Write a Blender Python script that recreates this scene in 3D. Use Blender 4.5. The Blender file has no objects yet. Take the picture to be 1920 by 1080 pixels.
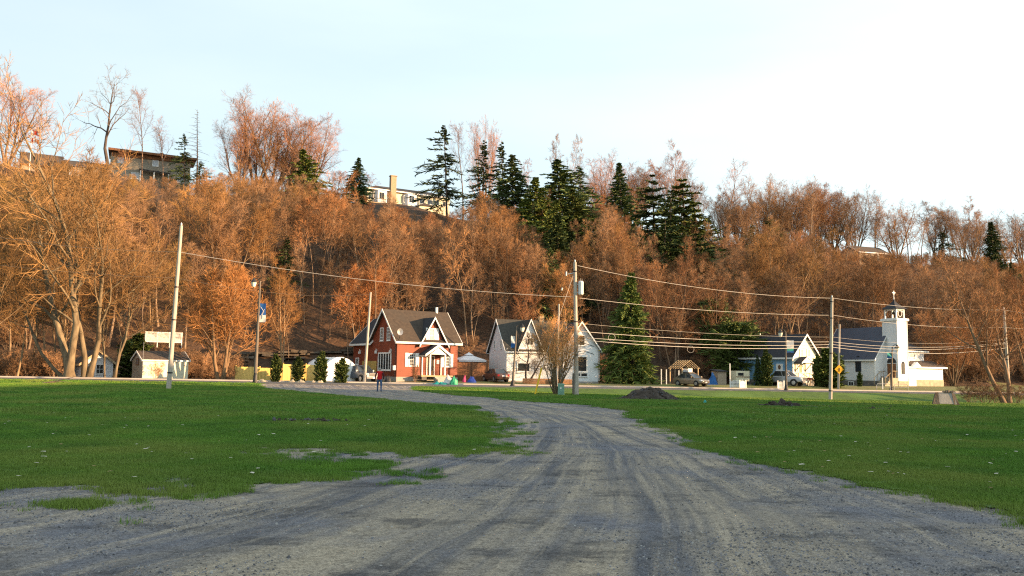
import bpy, math, random
import numpy as np
from mathutils import Vector, Matrix
R = math.radians
sc = bpy.context.scene
C = sc.collection
rng = np.random.default_rng(7)
random.seed(7)

# ------------------------------------------------------------------ camera
CAMZ, F, PITCH, ROLL = 1.6, 1600.0, R(5.64), R(0.8)
fw = np.array([0, math.cos(PITCH), math.sin(PITCH)])
up0 = np.array([0, -math.sin(PITCH), math.cos(PITCH)])
rt0 = np.array([1.0, 0, 0])
up = math.cos(ROLL) * up0 - math.sin(ROLL) * rt0
rt = math.cos(ROLL) * rt0 + math.sin(ROLL) * up0
cam = bpy.data.cameras.new('camera')
cam.lens, cam.sensor_width, cam.clip_start, cam.clip_end = 30, 36, 0.1, 5000
camo = bpy.data.objects.new('camera', cam)
C.objects.link(camo)
camo.matrix_world = Matrix(((rt[0], up[0], -fw[0], 0), (rt[1], up[1], -fw[1], 0), (rt[2], up[2], -fw[2], CAMZ), (0, 0, 0, 1)))
sc.camera = camo

# ------------------------------------------------------------------ light
SUN_S, SUN_E = R(77), R(9.5)          # sun: 77 deg round to the right of straight behind, low
w = bpy.data.worlds.new('World')
sc.world = w
w.use_nodes = True
nt = w.node_tree
bg = nt.nodes['Background']
sk = nt.nodes.new('ShaderNodeTexSky')
sk.sky_type = 'NISHITA'
sk.sun_disc = False
sk.sun_elevation = SUN_E
sk.sun_rotation = math.pi - SUN_S
sk.air_density, sk.dust_density, sk.ozone_density = 1.0, 0.6, 1.6
# thin high veil of cloud
tc = nt.nodes.new('ShaderNodeTexCoord')
mp = nt.nodes.new('ShaderNodeMapping')
mp.inputs['Rotation'].default_value = (0, 0, R(25))
mp.inputs['Scale'].default_value = (1.2, 3.0, 6.0)
nz = nt.nodes.new('ShaderNodeTexNoise')
nz.inputs['Scale'].default_value = 1.3
nz.inputs['Detail'].default_value = 5
rp = nt.nodes.new('ShaderNodeMapRange')
rp.inputs[1].default_value, rp.inputs[2].default_value = 0.38, 0.66
rp.inputs[3].default_value, rp.inputs[4].default_value = 0.68, 0.84
mx = nt.nodes.new('ShaderNodeMixRGB')
mx.inputs[2].default_value = (2.45, 2.90, 3.0, 1)
nt.links.new(tc.outputs['Generated'], mp.inputs[0])
nt.links.new(mp.outputs[0], nz.inputs['Vector'])
nt.links.new(nz.outputs['Fac'], rp.inputs[0])
# the veil brightens towards the low sun
sdot = nt.nodes.new('ShaderNodeVectorMath'); sdot.operation = 'DOT_PRODUCT'
sdot.inputs[1].default_value = (math.sin(SUN_S), -math.cos(SUN_S), 0.05)
nt.links.new(tc.outputs['Generated'], sdot.inputs[0])
sr = nt.nodes.new('ShaderNodeMapRange'); sr.inputs[1].default_value, sr.inputs[2].default_value, sr.inputs[3].default_value, sr.inputs[4].default_value = -0.7, 0.8, 0.95, 1.7
nt.links.new(sdot.outputs['Value'], sr.inputs[0])
vm = nt.nodes.new('ShaderNodeMixRGB'); vm.blend_type = 'MULTIPLY'; vm.inputs[0].default_value = 1
vm.inputs[1].default_value = (2.55, 2.98, 3.02, 1)
nt.links.new(sr.outputs[0], vm.inputs[2]); nt.links.new(vm.outputs[0], mx.inputs[2])
nt.links.new(rp.outputs[0], mx.inputs[0])
nt.links.new(sk.outputs[0], mx.inputs[1])
nt.links.new(mx.outputs[0], bg.inputs[0])
bg.inputs[1].default_value = 0.105
sl = bpy.data.lights.new('sun', 'SUN')
sl.energy, sl.angle, sl.color = 5.0, R(0.6), (1.0, 0.64, 0.34)
so = bpy.data.objects.new('sun', sl)
C.objects.link(so)
sdir = Vector((math.sin(SUN_S) * math.cos(SUN_E), -math.cos(SUN_S) * math.cos(SUN_E), math.sin(SUN_E)))
so.rotation_euler = sdir.to_track_quat('Z', 'Y').to_euler()
so.location = (30, -40, 60)
vs = sc.view_settings
vs.view_transform, vs.look, vs.gamma, vs.use_curve_mapping = 'Standard', 'None', 1, False
vs.exposure = 1.68
sc.cycles.max_bounces = 5
sc.cycles.transparent_max_bounces = 6
sc.cycles.use_denoising = False
sc.cycles.filter_width = 1.2

# ------------------------------------------------------------------ authoring helpers
def ss(x, a, b):
    t = np.clip((np.asarray(x, float) - a) / (b - a), 0, 1)
    return t * t * (3 - 2 * t)

def yc(x): return 86 + 0.2 * np.clip(x, -150, 200)

SHX = [-200, -60, -30, -20, -10, 5, 40, 60, 200]
SHZ = [-0.1, -0.1, -0.05, 0.15, 0.6, 0.42, 0.42, 0.5, 0.5]
def ridge_h(x): return np.interp(x, [-250, -100, -20, 40, 100, 150, 300], [41, 40, 38, 31.5, 28.5, 27.5, 25]) - 2.6 * np.exp(-((np.asarray(x, float) + 20) / 17) ** 2)
def zroad(x): return 0.2 - 0.005 * np.clip(x, -60, 60)
def G(x, y):
    x = np.asarray(x, float); y = np.asarray(y, float)
    d = y - yc(x)
    near = -0.013 * np.clip(x, 0, 60) * ss(y, 35, 65) + 0.15 * ss(-x, 5, 35) * ss(y, 25, 55)
    near = near - 0.30 * ss(x, -4, 6) * np.exp(-((d + 12) / 4.0) ** 2)
    zr = zroad(x)
    z = near + (zr - near) * ss(d, -9.5, -5.2)
    sh = np.interp(x, SHX, SHZ)
    z = z + (sh - zr) * ss(d, 6.5, 12)
    t = np.clip((d - 25) / 78.0, 0, 1)
    hill = ridge_h(x) * (1 - (1 - t) ** 1.45)
    bump = 1.2 * np.sin(x * 0.09 + 1) * np.sin(d * 0.11) + 0.8 * np.sin(x * 0.23 + d * 0.07)
    z = z + hill + bump * ss(d, 30, 50) + 0.02 * np.clip(d - 103, 0, 400) * 0
    # small relief everywhere
    z = z + 0.025 * np.sin(x * 0.61 + 0.4 * np.sin(y * 0.3)) * np.sin(y * 0.43 + 1.3) * (np.abs(d) > 6) * ss(y, 8, 20)
    return z
def g(x, y): return float(G(x, y))

def gx(px, Y, z=0.3):
    r0 = np.array([0, Y, z - CAMZ]); k = (px - 960) / F
    return float((k * (r0 @ fw) - r0 @ rt) / (rt[0] - k * fw[0]))
def zat(X, Y, py):
    r0 = np.array([X, Y, 0.0]); k = (540 - py) / F
    return float((k * (r0 @ fw) - r0 @ up) / (up[2] - k * fw[2])) + CAMZ
def at(px, py, Y):
    z = 1.0
    for _ in range(4):
        X = gx(px, Y, z); z = zat(X, Y, py)
    return np.array([X, Y, z])
def gpt(px, Y):
    z = 0.
    for _ in range(6):
        X = gx(px, Y, z); z = g(X, Y)
    return X, Y, z
def proj(p):
    r = np.asarray(p) - np.array([0, 0, CAMZ]); d = r @ fw
    return 960 + F * (r @ rt) / d, 540 - F * (r @ up) / d

# ------------------------------------------------------------------ materials
MATS = {}
def pm(name, c1, c2=None, *args, world=False, **kw):
    m = _pm(name, c1, c2, *args, **kw)
    if world:
        n = m.node_tree; gpos = n.nodes.new('ShaderNodeNewGeometry')
        for lk in [l for l in n.links if l.from_socket.name == 'Object']:
            n.links.new(gpos.outputs['Position'], lk.to_socket)
    return m
def _pm(name, c1, c2=None, scale=3.0, rough=0.8, bump=0.0, bscale=None, metal=0.0, stretch=(1, 1, 1), objcol=False, spec=0.3, detail=4, trans=0.0, c3=None, s3=0.4):
    m = bpy.data.materials.new(name); m.use_nodes = True
    n = m.node_tree; L = n.links.new
    b = n.nodes['Principled BSDF']
    b.inputs['Roughness'].default_value = rough
    b.inputs['Metallic'].default_value = metal
    b.inputs['Specular IOR Level'].default_value = spec
    c2 = c2 or tuple(v * 0.75 for v in c1)
    t = n.nodes.new('ShaderNodeTexCoord'); mpn = n.nodes.new('ShaderNodeMapping')
    mpn.inputs['Scale'].default_value = stretch
    L(t.outputs['Object'], mpn.inputs[0])
    a = n.nodes.new('ShaderNodeTexNoise'); a.inputs['Scale'].default_value = scale; a.inputs['Detail'].default_value = detail
    L(mpn.outputs[0], a.inputs['Vector'])
    r = n.nodes.new('ShaderNodeMapRange'); r.inputs[1].default_value, r.inputs[2].default_value = 0.3, 0.7
    L(a.outputs['Fac'], r.inputs[0])
    x = n.nodes.new('ShaderNodeMixRGB'); x.inputs[1].default_value = (*c1, 1); x.inputs[2].default_value = (*c2, 1)
    L(r.outputs[0], x.inputs[0])
    out = x.outputs[0]
    if c3:
        a3 = n.nodes.new('ShaderNodeTexNoise'); a3.inputs['Scale'].default_value = s3; a3.inputs['Detail'].default_value = 3
        L(t.outputs['Object'], a3.inputs['Vector'])
        r3 = n.nodes.new('ShaderNodeMapRange'); r3.inputs[1].default_value, r3.inputs[2].default_value = 0.45, 0.65
        L(a3.outputs['Fac'], r3.inputs[0])
        x3 = n.nodes.new('ShaderNodeMixRGB'); L(r3.outputs[0], x3.inputs[0]); L(out, x3.inputs[1]); x3.inputs[2].default_value = (*c3, 1)
        out = x3.outputs[0]
    if objcol:
        oi = n.nodes.new('ShaderNodeObjectInfo'); y = n.nodes.new('ShaderNodeMixRGB'); y.blend_type = 'MULTIPLY'; y.inputs[0].default_value = 1
        L(out, y.inputs[1]); L(oi.outputs['Color'], y.inputs[2]); out = y.outputs[0]
        rv = n.nodes.new('ShaderNodeMapRange'); rv.inputs[3].default_value, rv.inputs[4].default_value = 0.62, 1.28; L(oi.outputs['Random'], rv.inputs[0])
        y2 = n.nodes.new('ShaderNodeMixRGB'); y2.blend_type = 'MULTIPLY'; y2.inputs[0].default_value = 1; L(out, y2.inputs[1]); L(rv.outputs[0], y2.inputs[2]); out = y2.outputs[0]
    L(out, b.inputs['Base Color'])
    if bump:
        bb = n.nodes.new('ShaderNodeBump'); bb.inputs['Strength'].default_value = 0.8; bb.inputs['Distance'].default_value = bump
        c = n.nodes.new('ShaderNodeTexNoise'); c.inputs['Scale'].default_value = bscale or scale * 3; c.inputs['Detail'].default_value = 6
        L(mpn.outputs[0], c.inputs['Vector']); L(c.outputs['Fac'], bb.inputs['Height']); L(bb.outputs[0], b.inputs['Normal'])
    MATS[name] = m
    return m

def siding(name, c1, c2, pitch=0.2, depth=0.006, vertical=False, rough=0.6):
    """board material: boards every `pitch` metres, each with a small lap edge (fine relief), slight tone change per board"""
    m = pm(name, c1, c2, scale=1.2, rough=rough)
    n = m.node_tree; L = n.links.new; b = n.nodes['Principled BSDF']
    t = n.nodes.new('ShaderNodeTexCoord'); s = n.nodes.new('ShaderNodeSeparateXYZ'); L(t.outputs['Object'], s.inputs[0])
    if vertical:
        ad = n.nodes.new('ShaderNodeMath'); ad.operation = 'ADD'; L(s.outputs[0], ad.inputs[0]); L(s.outputs[1], ad.inputs[1]); src = ad.outputs[0]
    else: src = s.outputs[2]
    q = n.nodes.new('ShaderNodeMath'); q.operation = 'DIVIDE'; L(src, q.inputs[0]); q.inputs[1].default_value = pitch
    f = n.nodes.new('ShaderNodeMath'); f.operation = 'FRACT'; L(q.outputs[0], f.inputs[0])
    r = n.nodes.new('ShaderNodeMapRange'); r.inputs[1].default_value, r.inputs[2].default_value = 0.0, 0.14
    L(f.outputs[0], r.inputs[0])
    bb = n.nodes.new('ShaderNodeBump'); bb.inputs['Distance'].default_value = depth; L(r.outputs[0], bb.inputs['Height']); L(bb.outputs[0], b.inputs['Normal'])
    old = b.inputs['Base Color'].links[0].from_socket
    x = n.nodes.new('ShaderNodeMixRGB'); x.blend_type = 'MULTIPLY'; x.inputs[0].default_value = 1
    r2 = n.nodes.new('ShaderNodeMapRange'); r2.inputs[1].default_value, r2.inputs[2].default_value = 0.0, 0.16
    r2.inputs[3].default_value, r2.inputs[4].default_value = 0.88, 1.0
    L(f.outputs[0], r2.inputs[0])
    L(old, x.inputs[1]); L(r2.outputs[0], x.inputs[2]); L(x.outputs[0], b.inputs['Base Color'])
    return m

M = MATS
pm('bark', (0.30, 0.21, 0.14), (0.13, 0.09, 0.06), 6, 0.95, 0.02, 12, stretch=(1, 1, .25), objcol=True)
pm('twig', (0.38, 0.215, 0.108), (0.15, 0.085, 0.048), 0.5, 0.9, objcol=True)
pm('pale_bark', (0.21, 0.165, 0.115), (0.08, 0.06, 0.042), 3, 0.9, 0.02, 10, stretch=(1, 1, .3), objcol=True)
pm('dark_bark', (0.10, 0.075, 0.06), (0.05, 0.04, 0.035), 5, 0.95, 0.02, 12)
pm('needles', (0.085, 0.115, 0.028), (0.042, 0.068, 0.020), 0.8, 0.75, objcol=True)
pm('litter', (0.130, 0.070, 0.038), (0.042, 0.025, 0.016), 2.2, 0.95, 0.22, 2.2, detail=8, c3=(0.055, 0.035, 0.022), s3=0.12)
pm('rock', (0.15, 0.12, 0.09), (0.045, 0.037, 0.03), 1.5, 0.9, 0.05, 5)
pm('moss_rock', (0.30, 0.30, 0.12), (0.12, 0.10, 0.05), 1.5, 0.9, 0.05, 5)
pm('white_trim', (0.74, 0.74, 0.72), (0.62, 0.62, 0.60), 2, 0.5)
pm('white_sheet', (0.80, 0.81, 0.82), (0.68, 0.69, 0.71), 1.0, 0.4, 0.06, 1.4)
pm('glass', (0.03, 0.035, 0.04), (0.015, 0.018, 0.02), 1, 0.08, spec=0.8)
pm('curtain_glass', (0.42, 0.43, 0.45), (0.25, 0.26, 0.28), 2, 0.12, spec=0.7)
pm('asphalt_shingle', (0.068, 0.050, 0.036), (0.038, 0.028, 0.022), 3, 0.9, 0.02, 20, c3=(0.048, 0.038, 0.03), s3=0.9)
pm('dark_shingle', (0.035, 0.036, 0.042), (0.02, 0.02, 0.025), 5, 0.85, 0.02, 20)
pm('brown_shingle', (0.10, 0.075, 0.06), (0.05, 0.04, 0.035), 5, 0.9, 0.02, 20)
pm('green_shingle', (0.060, 0.055, 0.045), (0.035, 0.032, 0.028), 4, 0.9, 0.02, 20)
siding('red_siding', (0.205, 0.045, 0.020), (0.155, 0.034, 0.015), 0.22, 0.003)
siding('white_siding', (0.70, 0.71, 0.72), (0.60, 0.61, 0.63), 0.24, 0.0015)
siding('blue_siding', (0.17, 0.33, 0.50), (0.13, 0.27, 0.43), 0.16, 0.002)
siding('cream_siding', (0.66, 0.64, 0.50), (0.56, 0.54, 0.42), 0.2, 0.0015)
siding('tan_board', (0.36, 0.29, 0.22), (0.29, 0.23, 0.17), 0.3, 0.015, vertical=True)
siding('seam_metal', (0.055, 0.065, 0.095), (0.045, 0.052, 0.075), 0.45, 0.03, vertical=True, rough=0.5)
pm('fence_wood', (0.58, 0.40, 0.12), (0.44, 0.30, 0.09), 5, 0.8, 0.01, 20, stretch=(1, 1, .1), objcol=True)
pm('brown_wood', (0.22, 0.10, 0.045), (0.13, 0.06, 0.03), 5, 0.8, 0.01, 20, stretch=(1, 1, .1))
pm('plain_wood', (0.45, 0.34, 0.2), (0.3, 0.22, 0.13), 4, 0.8)
pm('deck_wood', (0.34, 0.17, 0.08), (0.22, 0.11, 0.05), 4, 0.8)
pm('concrete', (0.33, 0.31, 0.28), (0.24, 0.22, 0.20), 2, 0.9, 0.02)
pm('stone_base', (0.40, 0.34, 0.24), (0.26, 0.22, 0.16), 2.5, 0.9, 0.03)
pm('grey_stone', (0.17, 0.16, 0.15), (0.09, 0.085, 0.08), 2.5, 0.9, 0.03)
pm('stucco', (0.30, 0.26, 0.20), (0.22, 0.19, 0.15), 0.8, 0.9)
pm('warm_stucco', (0.72, 0.66, 0.48), (0.62, 0.56, 0.40), 0.8, 0.8)
pm('chimney_stone', (0.34, 0.27, 0.18), (0.25, 0.20, 0.13), 3, 0.9, 0.02)
pm('pole_wood', (0.46, 0.42, 0.36), (0.28, 0.25, 0.21), 5, 0.85, 0.01, 20, stretch=(2, 2, .15), c3=(0.34, 0.30, 0.26), s3=1.2)
pm('pole_dark', (0.16, 0.135, 0.11), (0.10, 0.085, 0.07), 5, 0.85, 0.01, 20, stretch=(2, 2, .15))
pm('wire', (0.50, 0.46, 0.42), (0.40, 0.37, 0.33), 1, 0.5, metal=0.0)
pm('dark_wire', (0.09, 0.08, 0.07), None, 1, 0.6)
pm('steel', (0.33, 0.33, 0.34), (0.26, 0.26, 0.27), 3, 0.4, metal=0.5)
pm('galvanised', (0.62, 0.63, 0.64), (0.5, 0.5, 0.52), 3, 0.5, metal=0.1)
pm('black_metal', (0.03, 0.03, 0.032), (0.02, 0.02, 0.02), 3, 0.5)
pm('lamp_glass', (0.75, 0.72, 0.60), (0.65, 0.62, 0.5), 3, 0.3)
pm('utility_green', (0.17, 0.31, 0.23), (0.13, 0.25, 0.19), 2, 0.6)
pm('yellow_paint', (0.75, 0.48, 0.02), (0.62, 0.38, 0.02), 2, 0.5)
pm('sign_yellow', (0.80, 0.40, 0.02), (0.72, 0.35, 0.02), 2, 0.5)
pm('blue_cloth', (0.03, 0.13, 0.36), (0.02, 0.09, 0.28), 2, 0.7)
pm('teal_cloth', (0.02, 0.28, 0.25), (0.02, 0.2, 0.19), 2, 0.6)
pm('tarp_green', (0.03, 0.30, 0.16), (0.02, 0.22, 0.11), 2, 0.5)
pm('pink_cloth', (0.55, 0.06, 0.16), (0.4, 0.04, 0.11), 2, 0.6)
pm('tarp_white', (0.65, 0.62, 0.60), (0.45, 0.42, 0.40), 3, 0.6)
pm('red_paint', (0.55, 0.03, 0.03), (0.4, 0.02, 0.02), 2, 0.5)
pm('chrome_dull', (0.11, 0.11, 0.12), (0.09, 0.09, 0.1), 3, 0.45)
pm('bin_blue', (0.02, 0.05, 0.30), (0.02, 0.04, 0.22), 2, 0.4)
pm('tyre', (0.02, 0.02, 0.02), None, 2, 0.8)
pm('wheel_rim', (0.42, 0.42, 0.43), (0.3, 0.3, 0.31), 2, 0.35, metal=0.7)
pm('car_tan', (0.24, 0.19, 0.135), (0.22, 0.175, 0.125), 1, 0.28, metal=0.35, spec=0.6)
pm('car_brown', (0.11, 0.06, 0.05), (0.10, 0.055, 0.045), 1, 0.28, metal=0.35, spec=0.6)
pm('car_grey', (0.055, 0.07, 0.10), (0.05, 0.065, 0.09), 1, 0.25, metal=0.35, spec=0.6)
pm('car_silver', (0.36, 0.37, 0.40), (0.33, 0.34, 0.36), 1, 0.25, metal=0.3, spec=0.6)
pm('headlight', (0.75, 0.76, 0.78), None, 1, 0.1, spec=0.8)
pm('tail_red', (0.45, 0.02, 0.02), None, 1, 0.2, spec=0.6)
pm('plate', (0.75, 0.76, 0.8), None, 1, 0.4)
pm('jacket_red', (0.50, 0.012, 0.012), (0.38, 0.01, 0.01), 6, 0.85, 0.01, 20)
pm('sleeve_dark', (0.06, 0.012, 0.018), (0.04, 0.01, 0.015), 6, 0.9)
pm('denim', (0.055, 0.10, 0.19), (0.035, 0.07, 0.14), 8, 0.9, 0.005, 30)
pm('skin', (0.50, 0.29, 0.20), (0.45, 0.25, 0.17), 4, 0.6)
pm('grey_hair', (0.30, 0.28, 0.26), (0.2, 0.19, 0.18), 20, 0.9)
pm('shoe', (0.04, 0.03, 0.025), None, 2, 0.7)
pm('soil', (0.065, 0.050, 0.040), (0.03, 0.023, 0.018), 3, 0.95, 0.08, 9, detail=8)
pm('dry_leaf', (0.42, 0.33, 0.22), (0.3, 0.2, 0.12), 3, 0.8, objcol=True)
pm('shade_hall_brick', (0.25, 0.12, 0.08), (0.18, 0.09, 0.06), 2, 0.9)  # brick of the hall added out of view as a shade caster
pm('flag_red', (0.60, 0.02, 0.02), None, 2, 0.7)
pm('flag_white', (0.75, 0.75, 0.75), None, 2, 0.7)
pm('verge_grass', (0.12, 0.15, 0.035), (0.17, 0.13, 0.06), 0.5, 0.95, 0.05, 6, detail=6)
pm('sidewalk_concrete', (0.44, 0.37, 0.31), (0.34, 0.29, 0.25), 0.8, 0.9, 0.01)
pm('asphalt', (0.115, 0.11, 0.11), (0.08, 0.078, 0.08), 0.6, 0.9, 0.01, 30, detail=8)
pm('yellow_bird', (0.8, 0.8, 0.8), None)

# gravel: coordinates run along/across the drive (vertex attribute "track")
def gravel_mat():
    m = bpy.data.materials.new('gravel'); m.use_nodes = True
    n = m.node_tree; L = n.links.new; b = n.nodes['Principled BSDF']
    b.inputs['Roughness'].default_value = 0.95; b.inputs['Specular IOR Level'].default_value = 0.2
    at_ = n.nodes.new('ShaderNodeAttribute'); at_.attribute_name = 'track'
    tc = n.nodes.new('ShaderNodeTexCoord')
    def noise(vec, sc_, det=4, map_=None, rough=0.55):
        if map_:
            mm = n.nodes.new('ShaderNodeMapping'); mm.inputs['Scale'].default_value = map_; L(vec, mm.inputs[0]); vec = mm.outputs[0]
        a = n.nodes.new('ShaderNodeTexNoise'); a.inputs['Scale'].default_value = sc_; a.inputs['Detail'].default_value = det
        a.inputs['Roughness'].default_value = rough
        L(vec, a.inputs['Vector']); return a.outputs['Fac']
    def rng_(v, a, b_, c=0., d=1.):
        r = n.nodes.new('ShaderNodeMapRange'); r.inputs[1].default_value, r.inputs[2].default_value, r.inputs[3].default_value, r.inputs[4].default_value = a, b_, c, d
        L(v, r.inputs[0]); return r.outputs[0]
    def mix(f, a, b_, mode='MIX'):
        x = n.nodes.new('ShaderNodeMixRGB'); x.blend_type = mode
        if isinstance(f, float): x.inputs[0].default_value = f
        else: L(f, x.inputs[0])
        for i, v in ((1, a), (2, b_)):
            if isinstance(v, tuple): x.inputs[i].default_value = (*v, 1)
            else: L(v, x.inputs[i])
        return x.outputs[0]
    tr = at_.outputs['Vector']; ob = tc.outputs['Object']
    streak = noise(tr, 1.0, 5, (2.6, 0.045, 1), 0.66)      # wheel paths
    fine = noise(tr, 1.0, 4, (8.0, 0.12, 1), 0.7)
    patch = noise(ob, 0.30, 6, None, 0.62)
    speck = noise(ob, 42, 3, (1, 1, 1), 0.8)
    speck2 = noise(ob, 11, 4, None, 0.8)
    col = mix(rng_(streak, 0.40, 0.60), (0.112, 0.112, 0.126), (0.36, 0.300, 0.225))
    col = mix(rng_(patch, 0.48, 0.62, 0, .9), col, (0.150, 0.152, 0.178))
    patch2 = noise(ob, 0.62, 7, (1, 1.6, 1), 0.68)
    col = mix(rng_(patch2, 0.52, 0.62, 0, .75), col, (0.065, 0.063, 0.068))
    col = mix(rng_(fine, 0.50, 0.66, 0, .65), col, (0.40, 0.335, 0.255))
    col = mix(rng_(speck, 0.30, 0.72, 0.0, 1.0), mix(1.0, col, (0.42, 0.42, 0.44), 'MULTIPLY'), mix(1.0, col, (1.65, 1.64, 1.62), 'MULTIPLY'))
    col = mix(rng_(speck2, 0.46, 0.70, 0.0, 0.85), col, mix(1.0, col, (0.5, 0.49, 0.48), 'MULTIPLY'))
    L(col, b.inputs['Base Color'])
    bb = n.nodes.new('ShaderNodeBump'); bb.inputs['Distance'].default_value = 0.03; bb.inputs['Strength'].default_value = 0.9
    ad = n.nodes.new('ShaderNodeMath'); ad.operation = 'ADD'; L(speck, ad.inputs[0]); L(speck2, ad.inputs[1])
    ad2 = n.nodes.new('ShaderNodeMath'); ad2.operation = 'ADD'; L(ad.outputs[0], ad2.inputs[0]); L(fine, ad2.inputs[1])
    L(ad2.outputs[0], bb.inputs['Height'])
    b2 = n.nodes.new('ShaderNodeBump'); b2.inputs['Distance'].default_value = 0.10; L(streak, b2.inputs['Height']); L(b2.outputs[0], bb.inputs['Normal']); L(bb.outputs[0], b.inputs['Normal'])
    MATS['gravel'] = m
gravel_mat()
pm('lawn', (0.075, 0.130, 0.014), (0.042, 0.080, 0.011), 1.1, 0.9, 0.05, 14, detail=8, c3=(0.075, 0.14, 0.02), s3=0.16)
pm('grass_blade', (0.105, 0.215, 0.018), (0.050, 0.128, 0.012), 0.5, 0.7, objcol=False, c3=(0.155, 0.205, 0.032), s3=0.22, world=True)

# ------------------------------------------------------------------ mesh helpers
def raw_mesh(name, V, Fq, mats, mi=None, smooth=False):
    V = np.asarray(V, np.float32).reshape(-1, 3)
    me = bpy.data.meshes.new(name)
    if isinstance(Fq, np.ndarray):
        k = Fq.shape[1]; nf = len(Fq)
        me.vertices.add(len(V)); me.vertices.foreach_set('co', V.ravel())
        me.loops.add(nf * k); me.loops.foreach_set('vertex_index', Fq.astype(np.int32).ravel())
        me.polygons.add(nf); me.polygons.foreach_set('loop_start', np.arange(0, nf * k, k, dtype=np.int32))
        me.polygons.foreach_set('loop_total', np.full(nf, k, np.int32))
    else:
        me.from_pydata([tuple(map(float, v)) for v in V], [], Fq)
    for m in (mats if isinstance(mats, (list, tuple)) else [mats]): me.materials.append(MATS[m])
    if mi is not None: me.polygons.foreach_set('material_index', np.asarray(mi, np.int32))
    if smooth: me.polygons.foreach_set('use_smooth', np.ones(len(me.polygons), bool))
    me.update(calc_edges=True)
    return me

def link(name, me, parent=None, **props):
    o = bpy.data.objects.new(name, me); C.objects.link(o)
    if parent is not None: o.parent = parent
    for k, v in props.items():
        if v is not None: o[k] = v
    return o

def thing(name, label, cat, loc=(0, 0, 0), rz=0.0, group=None):
    o = link(name, None, None, label=label, category=cat, group=group)
    o.empty_display_size = 0.2
    o.location = loc; o.rotation_euler = (0, 0, rz)
    return o

class MB:
    def __init__(s): s.v = []; s.f = []; s.m = []; s.cur = 0; s.mats = []
    def mat(s, name):
        if name not in s.mats: s.mats.append(name)
        s.cur = s.mats.index(name); return s
    def add(s, vs, fs):
        o = len(s.v); s.v += [tuple(map(float, p)) for p in vs]
        s.f += [tuple(i + o for i in f) for f in fs]; s.m += [s.cur] * len(fs); return s
    def hexa(s, p):   # 4 bottom pts ccw, 4 top
        return s.add(p, [(3, 2, 1, 0), (4, 5, 6, 7), (0, 1, 5, 4), (1, 2, 6, 5), (2, 3, 7, 6), (3, 0, 4, 7)])
    def box(s, x0, x1, y0, y1, z0, z1):
        return s.hexa([(x0, y0, z0), (x1, y0, z0), (x1, y1, z0), (x0, y1, z0), (x0, y0, z1), (x1, y0, z1), (x1, y1, z1), (x0, y1, z1)])
    def slab(s, quad, t):  # quad thickened downward by t
        q = [np.array(p, float) for p in quad]
        return s.hexa([p - np.array([0, 0, t]) for p in q] + q)
    def prism(s, poly, axis, a, b):  # poly 2D points extruded; axis 'y': poly in (x,z)
        n = len(poly)
        def P(u, v, w): return {'y': (u, w, v), 'x': (w, u, v), 'z': (u, v, w)}[axis]
        vs = [P(u, v, a) for u, v in poly] + [P(u, v, b) for u, v in poly]
        fs = [tuple(range(n)), tuple(range(2 * n - 1, n - 1, -1))] + [(i, (i + 1) % n + 0, (i + 1) % n + n, i + n) for i in range(n)]
        return s.add(vs, fs)
    def tube(s, pts, r, n=8, cap=True):
        pts = [np.array(p, float) for p in pts]; rs = r if isinstance(r, (list, tuple)) else [r] * len(pts)
        base = len(s.v); ref = None; vs = []
        for i, p in enumerate(pts):
            d = pts[min(i + 1, len(pts) - 1)] - pts[max(i - 1, 0)]; d = d / (np.linalg.norm(d) + 1e-9)
            if ref is None: ref = np.array([1., 0, 0]) if abs(d[0]) < .9 else np.array([0, 1., 0])
            u = np.cross(d, ref); u /= np.linalg.norm(u); v = np.cross(d, u); ref = np.cross(u, d)
            for k in range(n):
                a = 2 * math.pi * k / n; vs.append(p + rs[i] * (math.cos(a) * u + math.sin(a) * v))
        fs = [(i * n + k, i * n + (k + 1) % n, (i + 1) * n + (k + 1) % n, (i + 1) * n + k) for i in range(len(pts) - 1) for k in range(n)]
        if cap: fs += [tuple(range(n - 1, -1, -1)), tuple((len(pts) - 1) * n + k for k in range(n))]
        return s.add(vs, fs)
    def build(s, name, parent=None, smooth=False, **props):
        me = bpy.data.meshes.new(name); me.from_pydata(s.v, [], s.f)
        for m in s.mats: me.materials.append(MATS[m])
        me.polygons.foreach_set('material_index', s.m)
        if smooth: me.polygons.foreach_set('use_smooth', [True] * len(me.polygons))
        me.update()
        import bmesh
        bm = bmesh.new(); bm.from_mesh(me); bmesh.ops.recalc_face_normals(bm, faces=bm.faces); bm.to_mesh(me); bm.free()
        return link(name, me, parent, **props)
def mb(m): return MB().mat(m)

def copy_tree(o, parent=None):
    c = o.copy(); C.objects.link(c); c.parent = parent
    for ch in o.children: copy_tree(ch, c)
    return c

def grid_mesh(name, xs, ys, zf, mat, keep=None, attr=None, smooth=True, **props):
    X, Y = np.meshgrid(xs, ys); Z = zf(X, Y)
    V = np.stack([X, Y, Z], -1).reshape(-1, 3)
    nx, ny = len(xs), len(ys); idx = np.arange(nx * ny).reshape(ny, nx)
    Q = np.stack([idx[:-1, :-1], idx[:-1, 1:], idx[1:, 1:], idx[1:, :-1]], -1)
    if keep is not None: Q = Q[keep((X[:-1, :-1] + X[1:, 1:]) / 2, (Y[:-1, :-1] + Y[1:, 1:]) / 2)]
    Q = Q.reshape(-1, 4)
    used = np.unique(Q); rem = np.zeros(nx * ny, int); rem[used] = np.arange(len(used))
    me = raw_mesh(name, V[used], rem[Q], mat, smooth=smooth)
    if attr is not None:
        A = attr(V[used]); at_ = me.attributes.new('track', 'FLOAT_VECTOR', 'POINT'); at_.data.foreach_set('vector', A.astype(np.float32).ravel())
    return link(name, me, None, **props)

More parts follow.
